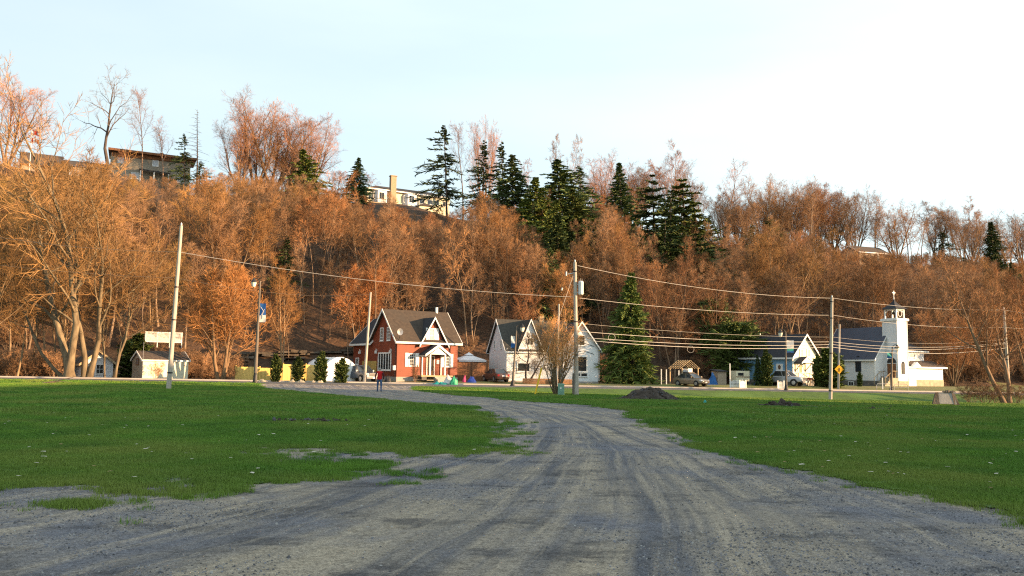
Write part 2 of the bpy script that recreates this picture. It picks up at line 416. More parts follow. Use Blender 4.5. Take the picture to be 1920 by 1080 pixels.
# smooth value noise (numpy) for masks
_ng = np.random.default_rng(3).random((256, 256))
def vnoise(x, y):
    xi = np.floor(x).astype(int); yi = np.floor(y).astype(int); fx = x - xi; fy = y - yi
    fx = fx * fx * (3 - 2 * fx); fy = fy * fy * (3 - 2 * fy)
    a = _ng[xi % 256, yi % 256]; b = _ng[(xi + 1) % 256, yi % 256]; c = _ng[xi % 256, (yi + 1) % 256]; d = _ng[(xi + 1) % 256, (yi + 1) % 256]
    return (a * (1 - fx) + b * fx) * (1 - fy) + (c * (1 - fx) + d * fx) * fy - 0.5
def fbm(x, y, o=4):
    s = 0; a = 1.0
    for i in range(o): s = s + a * vnoise(x * 2 ** i + 17 * i, y * 2 ** i + 5 * i); a *= 0.55
    return s

# ------------------------------------------------------------------ ground plan: gravel lot and drive
def flat(px, py):     # photo point on the level lot -> ground plan
    d = rt * (px - 960) + up * (540 - py) + fw * F
    t = -CAMZ / d[2]
    return (d[0] * t, d[1] * t)
GP = [flat(*p) for p in [(-500, 985), (-200, 945), (0, 932), (120, 927), (260, 930), (330, 908), (450, 893), (590, 888), (640, 876), (520, 868), (400, 862), (440, 848),
      (560, 843), (700, 846), (800, 850), (870, 845), (900, 820), (925, 795), (915, 778), (885, 764), (800, 757), (720, 750), (650, 743)]]
GP += [(-20.5, 70), (-22, 76), (-22, 83), (-8.5, 85), (-9.0, 78), (-8.0, 70), (-6.5, 66)]
GP += [flat(*p) for p in [(860, 741), (930, 748), (1000, 754), (1100, 760), (1165, 768), (1190, 785), (1250, 808), (1330, 838), (1400, 862), (1480, 880), (1560, 893), (1700, 925), (1800, 947), (1920, 978), (2100, 1010), (2600, 1100)]]
GP += [(30, -40), (-30, -40)]
GP = np.array(GP)
def sdf(x, y):        # >0 outside the gravel
    x = np.asarray(x, float); y = np.asarray(y, float)
    d = np.full(x.shape, 1e9); inside = np.zeros(x.shape, bool); n = len(GP)
    for i in range(n):
        ax, ay = GP[i]; bx, by = GP[(i + 1) % n]; ex, ey = bx - ax, by - ay
        t = np.clip(((x - ax) * ex + (y - ay) * ey) / (ex * ex + ey * ey), 0, 1)
        d = np.minimum(d, (x - ax - t * ex) ** 2 + (y - ay - t * ey) ** 2)
        c = ((ay > y) != (by > y)) & (x < ex * (y - ay) / (ey if ey else 1e-9) + ax); inside ^= c
    return np.sqrt(d) * np.where(inside, -1, 1)
def lawn_mask(x, y):
    s = sdf(x, y)
    amp = 0.45 + 1.05 * ss(-x, -1, 4) * (1 - ss(y, 18, 34)) + 0.35 * ss(x, 2, 8) * (1 - ss(y, 14, 30))
    return s + amp * fbm(x * 0.8, y * 0.8, 4) * 1.6 + 0.5 * fbm(x * 4, y * 4, 3)

def spaced(a, segs):
    out = [a]
    for end, st in segs:
        while out[-1] < end - 1e-6: out.append(min(end, out[-1] + st))
    return np.array(out)
# terrain in one sheet, to the horizon
xs = spaced(-900, [(-250, 50), (-140, 8), (-60, 4), (80, 2.0), (230, 4), (400, 20), (1200, 80)])
ys = spaced(-400, [(-60, 40), (0, 10), (60, 3), (104, 1.0), (210, 2.5), (320, 10), (1500, 100)])
def terr(X, Y):
    Z = G(X, Y); d = Y - yc(X)
    return Z - 0.10 * ((d < 6)) - 0.0
def zone_terr():
    X, Y = np.meshgrid(xs, ys)
    return X, Y
ter = grid_mesh('ground', xs, ys, terr, ['verge_grass', 'litter'], kind='structure', label='gently rolling ground carrying dull grass, yards and the wooded hill')
me = ter.data
co = np.zeros(len(me.vertices) * 3, np.float32); me.vertices.foreach_get('co', co); co = co.reshape(-1, 3)
fi = np.zeros(len(me.polygons) * 4, np.int32); me.loops.foreach_get('vertex_index', fi); cc = co[fi.reshape(-1, 4)].mean(1)
dd = cc[:, 1] - yc(cc[:, 0]) + 5 * fbm(cc[:, 0] * .15, cc[:, 1] * .15)
lim = np.interp(cc[:, 0], [-60, -40, -30, -18, 0, 60], [8, 9, 12, 20, 21, 24])
me.polygons.foreach_set('material_index', (dd > lim).astype(np.int32))
me.update()

gxs = spaced(-46, [(-16, 0.8), (-9, 0.25), (9, 0.12), (16, 0.25), (30, 0.8)])
gys = spaced(-8, [(3, 1.0), (14, 0.12), (26, 0.22), (50, 0.4), (85, 0.7)])
def relief(X, Y):
    return 0.035 * fbm(X * 0.7, Y * 0.7, 4) + 0.018 * fbm(X * 4, Y * 4, 3)
# drive centre line for the wheel-path coordinates
CL = np.array([(-4.5, -10), (-1.5, 3), (0.2, 10), (1.4, 18), (1.8, 26), (1.0, 36), (-1.5, 46), (-6, 56), (-11, 65), (-15.5, 78), (-16, 90)])
def track(V):
    x, y = V[:, 0], V[:, 1]; best = np.full(len(x), 1e9); u = np.zeros(len(x)); v = np.zeros(len(x)); acc = 0
    for i in range(len(CL) - 1):
        a, b = CL[i], CL[i + 1]; e = b - a; Ln = np.hypot(*e); t = np.clip(((x - a[0]) * e[0] + (y - a[1]) * e[1]) / Ln ** 2, 0, 1)
        dx = x - a[0] - t * e[0]; dy = y - a[1] - t * e[1]; D = np.hypot(dx, dy); sgn = np.sign(e[0] * dy - e[1] * dx)
        k = D < best; best = np.where(k, D, best); u = np.where(k, -sgn * D, u); v = np.where(k, acc + t * Ln, v); acc += Ln
    spread = 1 + 2.4 * (1 - ss(v, 8, 42))      # the paths fan out towards the open lot
    return np.stack([u / spread, v, 0 * u], -1)
grid_mesh('gravel_drive', gxs, gys, lambda X, Y: G(X, Y) - 0.012 + relief(X, Y) * (1 - ss(Y, 60, 80)), 'gravel',
          keep=lambda X, Y: (lawn_mask(X, Y) < 0.9) & (Y < yc(X) - 3.6), attr=track, kind='structure', label='worn grey gravel lot and curving drive with pale wheel tracks')
lxs = spaced(-70, [(-22, 0.8), (-14, 0.3), (14, 0.14), (24, 0.3), (75, 0.9)])
lys = spaced(6, [(20, 0.14), (34, 0.28), (60, 0.6), (100, 0.8)])
grid_mesh('lawn', lxs, lys, lambda X, Y: G(X, Y) + 0.004 + relief(X, Y) * .8, 'lawn',
          keep=lambda X, Y: (lawn_mask(X, Y) > 0.22) & (Y < yc(X) - 4.9 + 0.5 * fbm(X * .7, Y * .7, 3)) & (Y > 6), kind='structure', label='short green lawn on both sides of the gravel drive')

# road, kerb, sidewalk following the street line
rxs = spaced(-160, [(170, 2.0)])
def strip(name, d0, d1, dz, mat, n=4, thick=0.0, x0=-160, x1=170, **kw):
    ds = np.linspace(d0, d1, n); xx = rxs[(rxs >= x0) & (rxs <= x1)]
    X = np.repeat(xx[None], n, 0); D = np.repeat(ds[:, None], len(xx), 1); Y = yc(X) + D
    Zb = zroad(X) if d1 < 7.9 else G(X, Y)
    Z = Zb + dz; V = np.stack([X, Y, Z], -1).reshape(-1, 3); k = len(xx); idx = np.arange(n * k).reshape(n, k)
    Q = np.stack([idx[:-1, :-1], idx[:-1, 1:], idx[1:, 1:], idx[1:, :-1]], -1).reshape(-1, 4)
    if thick:
        V2 = V.copy(); V2[:, 2] -= thick; o = len(V); V = np.concatenate([V, V2])
        s1 = np.stack([idx[0, :-1] + o, idx[0, 1:] + o, idx[0, 1:], idx[0, :-1]], -1)
        s2 = np.stack([idx[-1, :-1], idx[-1, 1:], idx[-1, 1:] + o, idx[-1, :-1] + o], -1)
        Q = np.concatenate([Q, s1, s2])
    return link(name, raw_mesh(name, V, Q, mat), None, kind='structure', **kw)
strip('road', -4.6, 4.3, 0.02, 'asphalt', 5, label='grey asphalt street crossing behind the lawn')
strip('road_shoulder', -5.6, -4.5, 0.005, 'sidewalk_concrete', 2, label='pale gravel shoulder on the lawn side of the street')
strip('sidewalk', 4.3, 6.0, 0.14, 'sidewalk_concrete', 2, thick=0.3, label='pale concrete sidewalk on the far side of the street')

# ------------------------------------------------------------------ instancing on points (grass, stones, leaves)
def scatter(name, P, protos, smin, smax, upright=True, seed=1, **props):
    colp = bpy.data.collections.new(name + '_kinds')
    for i, me_ in enumerate(protos):
        o = bpy.data.objects.new(name + '_kind', me_); colp.objects.link(o)
    me_ = bpy.data.meshes.new(name); P = np.asarray(P, np.float32)
    me_.vertices.add(len(P)); me_.vertices.foreach_set('co', P.ravel()); me_.update()
    o = link(name, me_, None, **props)
    ng = bpy.data.node_groups.new(name, 'GeometryNodeTree')
    ng.interface.new_socket('Geometry', in_out='INPUT', socket_type='NodeSocketGeometry')
    ng.interface.new_socket('Geometry', in_out='OUTPUT', socket_type='NodeSocketGeometry')
    gi = ng.nodes.new('NodeGroupInput'); go = ng.nodes.new('NodeGroupOutput')
    ip = ng.nodes.new('GeometryNodeInstanceOnPoints'); ci = ng.nodes.new('GeometryNodeCollectionInfo')
    ci.inputs['Collection'].default_value = colp; ci.inputs['Separate Children'].default_value = True; ci.inputs['Reset Children'].default_value = True
    ip.inputs['Pick Instance'].default_value = True
    rr = ng.nodes.new('FunctionNodeRandomValue'); rr.data_type = 'FLOAT_VECTOR'
    a = 0.12 if upright else 3.1
    rr.inputs[0].default_value = (-a, -a, 0); rr.inputs[1].default_value = (a, a, 6.283); rr.inputs['Seed'].default_value = seed
    rs = ng.nodes.new('FunctionNodeRandomValue'); rs.data_type = 'FLOAT'; rs.inputs[2].default_value = smin; rs.inputs[3].default_value = smax; rs.inputs['Seed'].default_value = seed + 5
    L = ng.links.new
    L(gi.outputs[0], ip.inputs['Points']); L(ci.outputs[0], ip.inputs['Instance']); L(rr.outputs[0], ip.inputs['Rotation']); L(rs.outputs[1], ip.inputs['Scale']); L(ip.outputs[0], go.inputs[0])
    md = o.modifiers.new('scatter', 'NODES'); md.node_group = ng
    return o

def tuft(seed, rad, nb, h, wd, mat='grass_blade'):
    r = np.random.default_rng(seed); a = r.random(nb) * 6.283; q = rad * np.sqrt(r.random(nb))
    bx, by = q * np.cos(a), q * np.sin(a); ln = h * (0.5 + 0.8 * r.random(nb)); th = r.random(nb) * 6.283; le = 0.7 * r.random(nb)
    wx, wy = np.cos(th) * wd / 2, np.sin(th) * wd / 2; lx, ly = -np.sin(th) * ln * le, np.cos(th) * ln * le
    p0 = np.stack([bx - wx, by - wy, 0 * bx - .01], -1); p1 = np.stack([bx + wx, by + wy, 0 * bx - .01], -1)
    p2 = np.stack([bx + lx, by + ly, ln], -1)
    V = np.stack([p0, p1, p2], 1).reshape(-1, 3)
    return raw_mesh('grass_tuft', V, np.arange(nb * 3).reshape(-1, 3), mat)
def sample(n, y0, y1, wid, r, bias=1.0):
    y = y0 + (y1 - y0) * r.random(n) ** bias; x = (r.random(n) * 2 - 1) * (wid * y + 4); return x, y
r = np.random.default_rng(11)
x, y = sample(150000, 8, 30, 0.64, r, 1.0)
mk = lawn_mask(x, y); k = (mk + .35 * fbm(x * 9, y * 9, 2) > 0.35 * r.random(len(x)) ** 2) | ((mk > -1.3) & (x < 1) & (r.random(len(x)) < 1.0 * ss(mk + 1.8 * fbm(x * 2.5, y * 2.5, 3), -.9, .9))) | ((mk > -.5) & (r.random(len(x)) < .04))
x, y = x[k], y[k]
scatter('grass', np.stack([x, y, G(x, y) - 0.006 + relief(x, y)], -1), [tuft(i, 0.11, 34, 0.045, 0.008) for i in range(4)], 0.7, 1.3, kind='stuff', label='short grass blades of the nearer lawn')
x, y = sample(60000, 28, 78, 0.64, r, 0.9)
k = (lawn_mask(x, y) > 0.1) & (y < yc(x) - 5.2); x, y = x[k], y[k]
scatter('grass', np.stack([x, y, G(x, y) + 0.008], -1), [tuft(i + 9, 0.28, 60, 0.065, 0.02) for i in range(3)], 0.7, 1.25, kind='stuff', label='short grass of the far lawn towards the street', seed=3)
def stone(seed, mat):
    rr = np.random.default_rng(seed)
    V = np.array([(1, 0, 0), (-1, 0, 0), (0, 1, 0), (0, -1, 0), (0, 0, .7), (0, 0, -.5), (.6, .6, .35), (-.6, .5, .3), (.5, -.6, .35), (-.5, -.6, .3)]) * (0.7 + .5 * rr.random((10, 1)))
    import bmesh
    bm = bmesh.new(); [bm.verts.new(v * 0.5) for v in V]; bmesh.ops.convex_hull(bm, input=bm.verts)
    m_ = bpy.data.meshes.new('stone'); bm.to_mesh(m_); bm.free(); m_.materials.append(MATS[mat]); return m_
pm('stone_a', (0.19, 0.195, 0.225), (0.11, 0.11, 0.13), 9, 0.9); pm('stone_b', (0.34, 0.33, 0.32), (0.22, 0.21, 0.2), 9, 0.9); pm('stone_c', (0.10, 0.10, 0.11), (0.06, 0.06, 0.065), 9, 0.9)
SM = [stone(1, 'stone_a'), stone(2, 'stone_a'), stone(3, 'stone_c'), stone(4, 'stone_c'), stone(5, 'stone_b'), stone(6, 'stone_a')]
x, y = sample(150000, 5.2, 22, 0.64, r, 1.3)
q = fbm(x * .5, y * .5, 4); k = (lawn_mask(x, y) < 0.15) & (q + 0.35 * (r.random(len(x)) - .5) > 0.02); x, y = x[k][:80000], y[k][:80000]
scatter('loose_stones', np.stack([x, y, G(x, y) - 0.014 + relief(x, y)], -1), SM, 0.008, 0.032, upright=False, kind='stuff', label='crushed stone lying on the gravel')
x, y = sample(2200, 5.2, 30, 0.64, r, 1.2); k = (lawn_mask(x, y) < 0.1); x, y = x[k], y[k]
scatter('loose_stones', np.stack([x, y, G(x, y) - 0.014 + relief(x, y)], -1), SM + [SM[4]], 0.02, 0.05, upright=False, seed=8, kind='stuff', label='larger loose stones on the gravel')
def leaf(seed, c):
    rr = np.random.default_rng(seed); a = np.linspace(0, 6.283, 7)[:-1]; q = 0.5 * (0.7 + .5 * rr.random(6))
    V = [(0, 0, .12)] + [(q[i] * math.cos(a[i]), q[i] * .7 * math.sin(a[i]), .02 + .12 * rr.random()) for i in range(6)]
    return raw_mesh('leaf', V, [(0, i + 1, (i + 1) % 6 + 1) for i in range(6)], c)
pm('leaf_pale', (0.55, 0.50, 0.42), None, 5, .8); pm('leaf_tan', (0.33, 0.20, 0.10), None, 5, .8)
LM = [leaf(1, 'leaf_pale'), leaf(2, 'leaf_pale'), leaf(3, 'leaf_tan')]
x, y = sample(1700, 10, 62, 0.62, r, 1.2); k = (lawn_mask(x, y) > 0.2) & (r.random(len(x)) < .45 + .8 * fbm(x * .2, y * .2)); x, y = x[k], y[k]
scatter('fallen_leaves', np.stack([x, y, G(x, y) + 0.045], -1), LM, 0.05, 0.12, seed=4, kind='stuff', label='pale dead leaves scattered over the lawn')

# ------------------------------------------------------------------ trees
def nrm(a): return a / (np.linalg.norm(a, axis=-1, keepdims=True) + 1e-9)
def grow(P, D, L, R0, R1, nseg, wob, trop, rr, grav=0.0):
    n = len(P); pts = np.zeros((n, nseg + 1, 3)); dr = np.zeros_like(pts); pts[:, 0] = P; d = nrm(D); dr[:, 0] = d
    for k in range(nseg):
        d = nrm(d + wob * rr.normal(size=(n, 3)) + np.array([0, 0, trop]) - np.array([0, 0, grav * k / nseg]))
        pts[:, k + 1] = pts[:, k] + d * (L / nseg)[:, None]; dr[:, k + 1] = d
    t = np.linspace(0, 1, nseg + 1)[None]
    return pts, dr, R0[:, None] * (1 - t) + R1[:, None] * t
def tubes(pts, dr, rad, sides):
    n, k1, _ = pts.shape
    ref = np.array([0.31, 0.87, 0.13]); u = nrm(np.cross(dr, ref)); v = np.cross(dr, u)
    a = np.arange(sides) * 2 * math.pi / sides
    V = pts[:, :, None] + rad[:, :, None, None] * (np.cos(a)[None, None, :, None] * u[:, :, None] + np.sin(a)[None, None, :, None] * v[:, :, None])
    idx = np.arange(n * k1 * sides).reshape(n, k1, sides); nx = np.roll(idx, -1, 2)
    Q = np.stack([idx[:, :-1], nx[:, :-1], nx[:, 1:], idx[:, 1:]], -1).reshape(-1, 4)
    return V.reshape(-1, 3), Q
def ribbons(pts, dr, rad, rr):
    n, k1, _ = pts.shape; s = nrm(np.cross(dr, rr.normal(size=(n, 1, 3))))
    V = np.stack([pts - s * rad[..., None], pts + s * rad[..., None]], 2); idx = np.arange(n * k1 * 2).reshape(n, k1, 2)
    Q = np.stack([idx[:, :-1, 0], idx[:, :-1, 1], idx[:, 1:, 1], idx[:, 1:, 0]], -1).reshape(-1, 4)
    return V.reshape(-1, 3), Q
def kids(pts, dr, rad, L, m, t0, t1, ang, asd, fac, rr, taper=0.6, rfac=0.6):
    n, k1, _ = pts.shape
    t = (np.arange(m)[None] + rr.random((n, m))) / m * (t1 - t0) + t0
    f = t * (k1 - 1); i = np.minimum(f.astype(int), k1 - 2); f = f - i; ii = np.arange(n)[:, None]
    P = pts[ii, i] * (1 - f)[..., None] + pts[ii, i + 1] * f[..., None]; D = dr[ii, i]
    rd = rad[ii, i] * (1 - f) + rad[ii, i + 1] * f
    az = (np.arange(m)[None] * 2.4 + rr.random((n, 1)) * 6.28 + rr.normal(size=(n, m)) * .5)
    u = nrm(np.cross(D, np.array([0.3, 0.2, 0.93]))); v = np.cross(D, u)
    s = np.cos(az)[..., None] * u + np.sin(az)[..., None] * v
    A = ang + asd * rr.normal(size=(n, m))
    Dn = np.cos(A)[..., None] * D + np.sin(A)[..., None] * s
    Ln = L[:, None] * fac * (1 - taper * (t - t0) / (t1 - t0 + 1e-6)) * (0.75 + 0.5 * rr.random((n, m)))
    return P.reshape(-1, 3), Dn.reshape(-1, 3), Ln.ravel(), (rd * rfac).ravel()
def mesh_of(name, VQ, mat, smooth=True):
    V = []; Q = []; o = 0
    for v, q in VQ: V.append(v); Q.append(q + o); o += len(v)
    return raw_mesh(name, np.concatenate(V), np.concatenate(Q), mat, smooth=smooth)

def bare_tree(seed, H=15, r0=0.17, stems=1, lean=0.05, limb=(12, .35, .98, .75, .42), up=(0.02, .08, .06, .04), n2=8, n3=7, n4=6, wob=0.05, tw=0.02, l2=.5, l3=.5, ang2=.7,
              bark='bark', twig='twig', fan=0.0, dens=1.0, dirs=None, lens=None):
    """a leafless tree: trunk mesh (trunk and limbs) and crown mesh (branches and twigs)"""
    rr = np.random.default_rng(seed)
    if dirs is None:
        a = np.arange(stems) * 6.283 / stems + rr.random(stems); f = fan * (0.5 + 0.6 * rr.random(stems)) if stems > 1 else np.full(1, lean)
        D = np.stack([np.cos(a) * f, np.sin(a) * f, np.ones(stems)], -1)
        P = np.stack([np.cos(a) * r0 * (stems > 1) * .8, np.sin(a) * r0 * (stems > 1) * .8, np.full(stems, -0.3)], -1)
        Ls = H * (0.85 + 0.25 * rr.random(stems)) if stems > 1 else np.full(1, H * 1.0)
    else:
        D = np.array(dirs, float); stems = len(D); P = np.zeros((stems, 3)); P[:, 2] = -0.3; P[:, 0] = np.linspace(-.5, .5, stems) * r0 * (stems > 1); Ls = H * np.array(lens)
    T = grow(P, D, Ls, np.full(stems, r0), np.full(stems, r0 * .12), 9, wob, up[0], rr)
    T[2][:, 0] *= 1.35
    m1, t0, t1, a1, f1 = limb
    P, D, L, q = kids(*T, Ls, m1, t0, t1, a1, .14, f1, rr, taper=.62, rfac=.55)
    B1 = grow(P, D, L, q, q * .18, 5, wob * 1.6, up[1], rr)
    P, D, L, q = kids(*B1, L, n2, .15, 1, ang2, .2, l2, rr, taper=.5, rfac=.6); q = np.maximum(q, .024 if H > 8 else .012)
    B2 = grow(P, D, L, q, q * .3, 3, .14, up[2], rr)
    P, D, L, q = kids(*B2, L, n3, .1, 1, .65, .25, l3, rr, taper=.4, rfac=.6); q = np.maximum(q, tw * .8)
    B3 = grow(P, D, L, q, q * .5, 2, .16, up[3], rr)
    P, D, L, q = kids(*B3, L, n4, .1, 1, .42, .18, .9, rr, taper=.3, rfac=.6); L = np.clip(L, min(.5, H * .06), min(1.3, H * .12))
    B4 = grow(P, D, L, np.full(len(P), tw * .75), np.full(len(P), tw * .3), 2, .10, up[3], rr)
    return (mesh_of('trunk', [tubes(*T, 8), tubes(*B1, 5)], bark), mesh_of('crown', [tubes(*B2, 3), ribbons(*B3, rr), ribbons(*B4, rr)], twig, smooth=False))

def conifer(seed, H=14, r0=.18, base=.08, wid=.2, nb=200, droop=.25, spr=26, sl=.5, sw=.09, irregular=.2, shape='cone', gap=0.0, layers=0, twl=1.0):
    """an evergreen: trunk mesh with boughs and a crown of needle sprays carried on each bough"""
    rr = np.random.default_rng(seed)
    T = grow(np.array([[0, 0, -.3]]), np.array([[0, 0, 1.]]), np.array([H + .3]), np.array([r0]), np.array([.02]), 10, .012, .02, rr)
    t = base + (0.985 - base) * (np.arange(nb) + rr.random(nb)) / nb
    if layers: t = np.round(t * layers) / layers + rr.normal(size=nb) * .008; t = np.clip(t, base, .985)
    if gap: t = t[rr.random(nb) > gap * (np.sin(t * 23 + seed) > .2)]; nb = len(t)
    f = np.clip(t, 0, .999) * 10; i = f.astype(int); P = T[0][0, i] * (1 - (f - i))[:, None] + T[0][0, np.minimum(i + 1, 10)] * (f - i)[:, None]
    az = np.arange(nb) * 2.4 + rr.normal(size=nb) * .4
    if shape == 'cone': W = wid * H * (1 - t) ** .85
    elif shape == 'pine': W = wid * H * np.sqrt(np.clip(1 - ((t - .55) / .5) ** 2, .05, 1))
    else: W = wid * H * np.clip((1 - t) * 3.0, 0, 1) ** .8 * (.75 + .25 * np.sin(t * 3.1))
    side = 1 + irregular * np.sin(az + seed) + irregular * rr.normal(size=nb) * .8
    L = np.clip(W * side, .25, None)
    el = (.35 - .6 * (1 - t)) * 1.0 if shape == 'cone' else np.full(nb, .25) * (t * 1.6)
    D = np.stack([np.cos(az), np.sin(az), el - droop * .3], -1)
    B = grow(P, D, L, np.full(nb, .035), np.full(nb, .012), 4, .06, .0, rr, grav=droop * .5)
    # needle sprays along each bough, hanging and spreading
    m = spr; pp, Dd, Ls, _ = kids(*B, L, m, .12, 1.02, .75, .3, .3, rr, taper=.35)
    Ls = np.clip(Ls * 1.1, sl * .45, sl * 1.6) * twl
    Dd = nrm(Dd * np.array([1, 1, .45]) + np.array([0, 0, -.1 * droop]) + rr.normal(size=Dd.shape) * .12)
    S = grow(pp, Dd, Ls, np.full(len(pp), sw), np.full(len(pp), sw * .25), 2, .1, 0, rr, grav=droop * .3)
    S[2][:, 1] *= 1.25
    return (mesh_of('trunk', [tubes(*T, 8), tubes(*B, 3)], 'dark_bark'), mesh_of('crown', [ribbons(*S, rr)], 'needles', smooth=False))

ncount = {}
def plant(pair, name, label, cat, x, y, s=1.0, rz=0.0, col=(1, 1, 1), group=None, z=None, sx=None, bark=None, tilt=None):
    o = thing(name, label, cat, (x, y, g(x, y) - 0.05 if z is None else z), rz, group)
    o.scale = (sx or s, sx or s, s)
    if tilt: o.rotation_euler = (tilt[0], tilt[1], rz)
    a = link('trunk', pair[0], o); b = link('crown', pair[1], o)
    a.color = (*(bark or tuple(0.5 + 0.5 * c for c in col)), 1); b.color = (*col, 1)
    return o

# kinds of woodland tree (meshes shared by the copies)
WOOD = [bare_tree(20 + i, H=15, r0=.16, limb=(13, .32 + .04 * (i % 3), .98, .62, .36), n2=9, n3=7, n4=5, tw=.0135, up=(.02,.06,.05,.04)) for i in range(4)]
WOOD += [bare_tree(40 + i, H=15, r0=.14, stems=2 + i, fan=.22, limb=(9, .3, .98, .5, .34), n2=9, n3=7, n4=5, tw=.0135, up=(.02,.06,.05,.04)) for i in range(2)]
DOME = [bare_tree(60 + i, H=17, r0=.26, stems=4 + i, fan=.38, limb=(13, .22, .98, .6, .44), n2=8, n3=6, n4=4, tw=.012, up=(.04, .07, .05, .04)) for i in range(2)]
TALL = [bare_tree(80 + i, H=18, r0=.2, limb=(11, .4, .98, .55, .38), n2=8, n3=5, n4=4, tw=.013, up=(.02, .07, .03, .02)) for i in range(2)]
SLIM = [bare_tree(90 + i, H=13, r0=.10, limb=(9, .5, .98, .65, .30), n2=6, n3=5, n4=5, tw=.015, lean=.07) for i in range(2)]
BUSH = [bare_tree(100 + i, H=3.6, r0=.035, stems=9, fan=.5, limb=(6, .2, .98, .5, .4), n2=5, n3=4, n4=3, tw=.012, up=(.02, .05, .04, .03)) for i in range(3)]
SPRU = [conifer(1, H=14, wid=.24, nb=260, spr=28), conifer(2, H=14, wid=.30, nb=250, spr=28, irregular=.4, droop=.4)]
HEML = [conifer(3, H=16, wid=.24, nb=150, spr=26, irregular=.75, gap=.75, base=.15, sl=.65), conifer(4, H=16, wid=.2, nb=150, spr=24, irregular=.6, gap=.6, base=.2, sl=.6)]
PINE = [conifer(5, H=17, r0=.26, wid=.30, nb=130, spr=34, irregular=.5, base=.14, layers=12, droop=.12, sl=.75, sw=.10, gap=.4),
        conifer(6, H=17, r0=.26, wid=.30, nb=150, spr=34, irregular=.4, base=.10, layers=13, droop=.12, sl=.75, sw=.10, gap=.3)]
CEDAR = [conifer(7, H=3.1, r0=.06, wid=.235, nb=170, spr=34, sl=.22, sw=.05, shape='col', base=.01, droop=-.8, irregular=.12),
         conifer(8, H=3.1, r0=.06, wid=.245, nb=170, spr=34, sl=.24, sw=.05, shape='col', base=.01, droop=-.6, irregular=.2)]

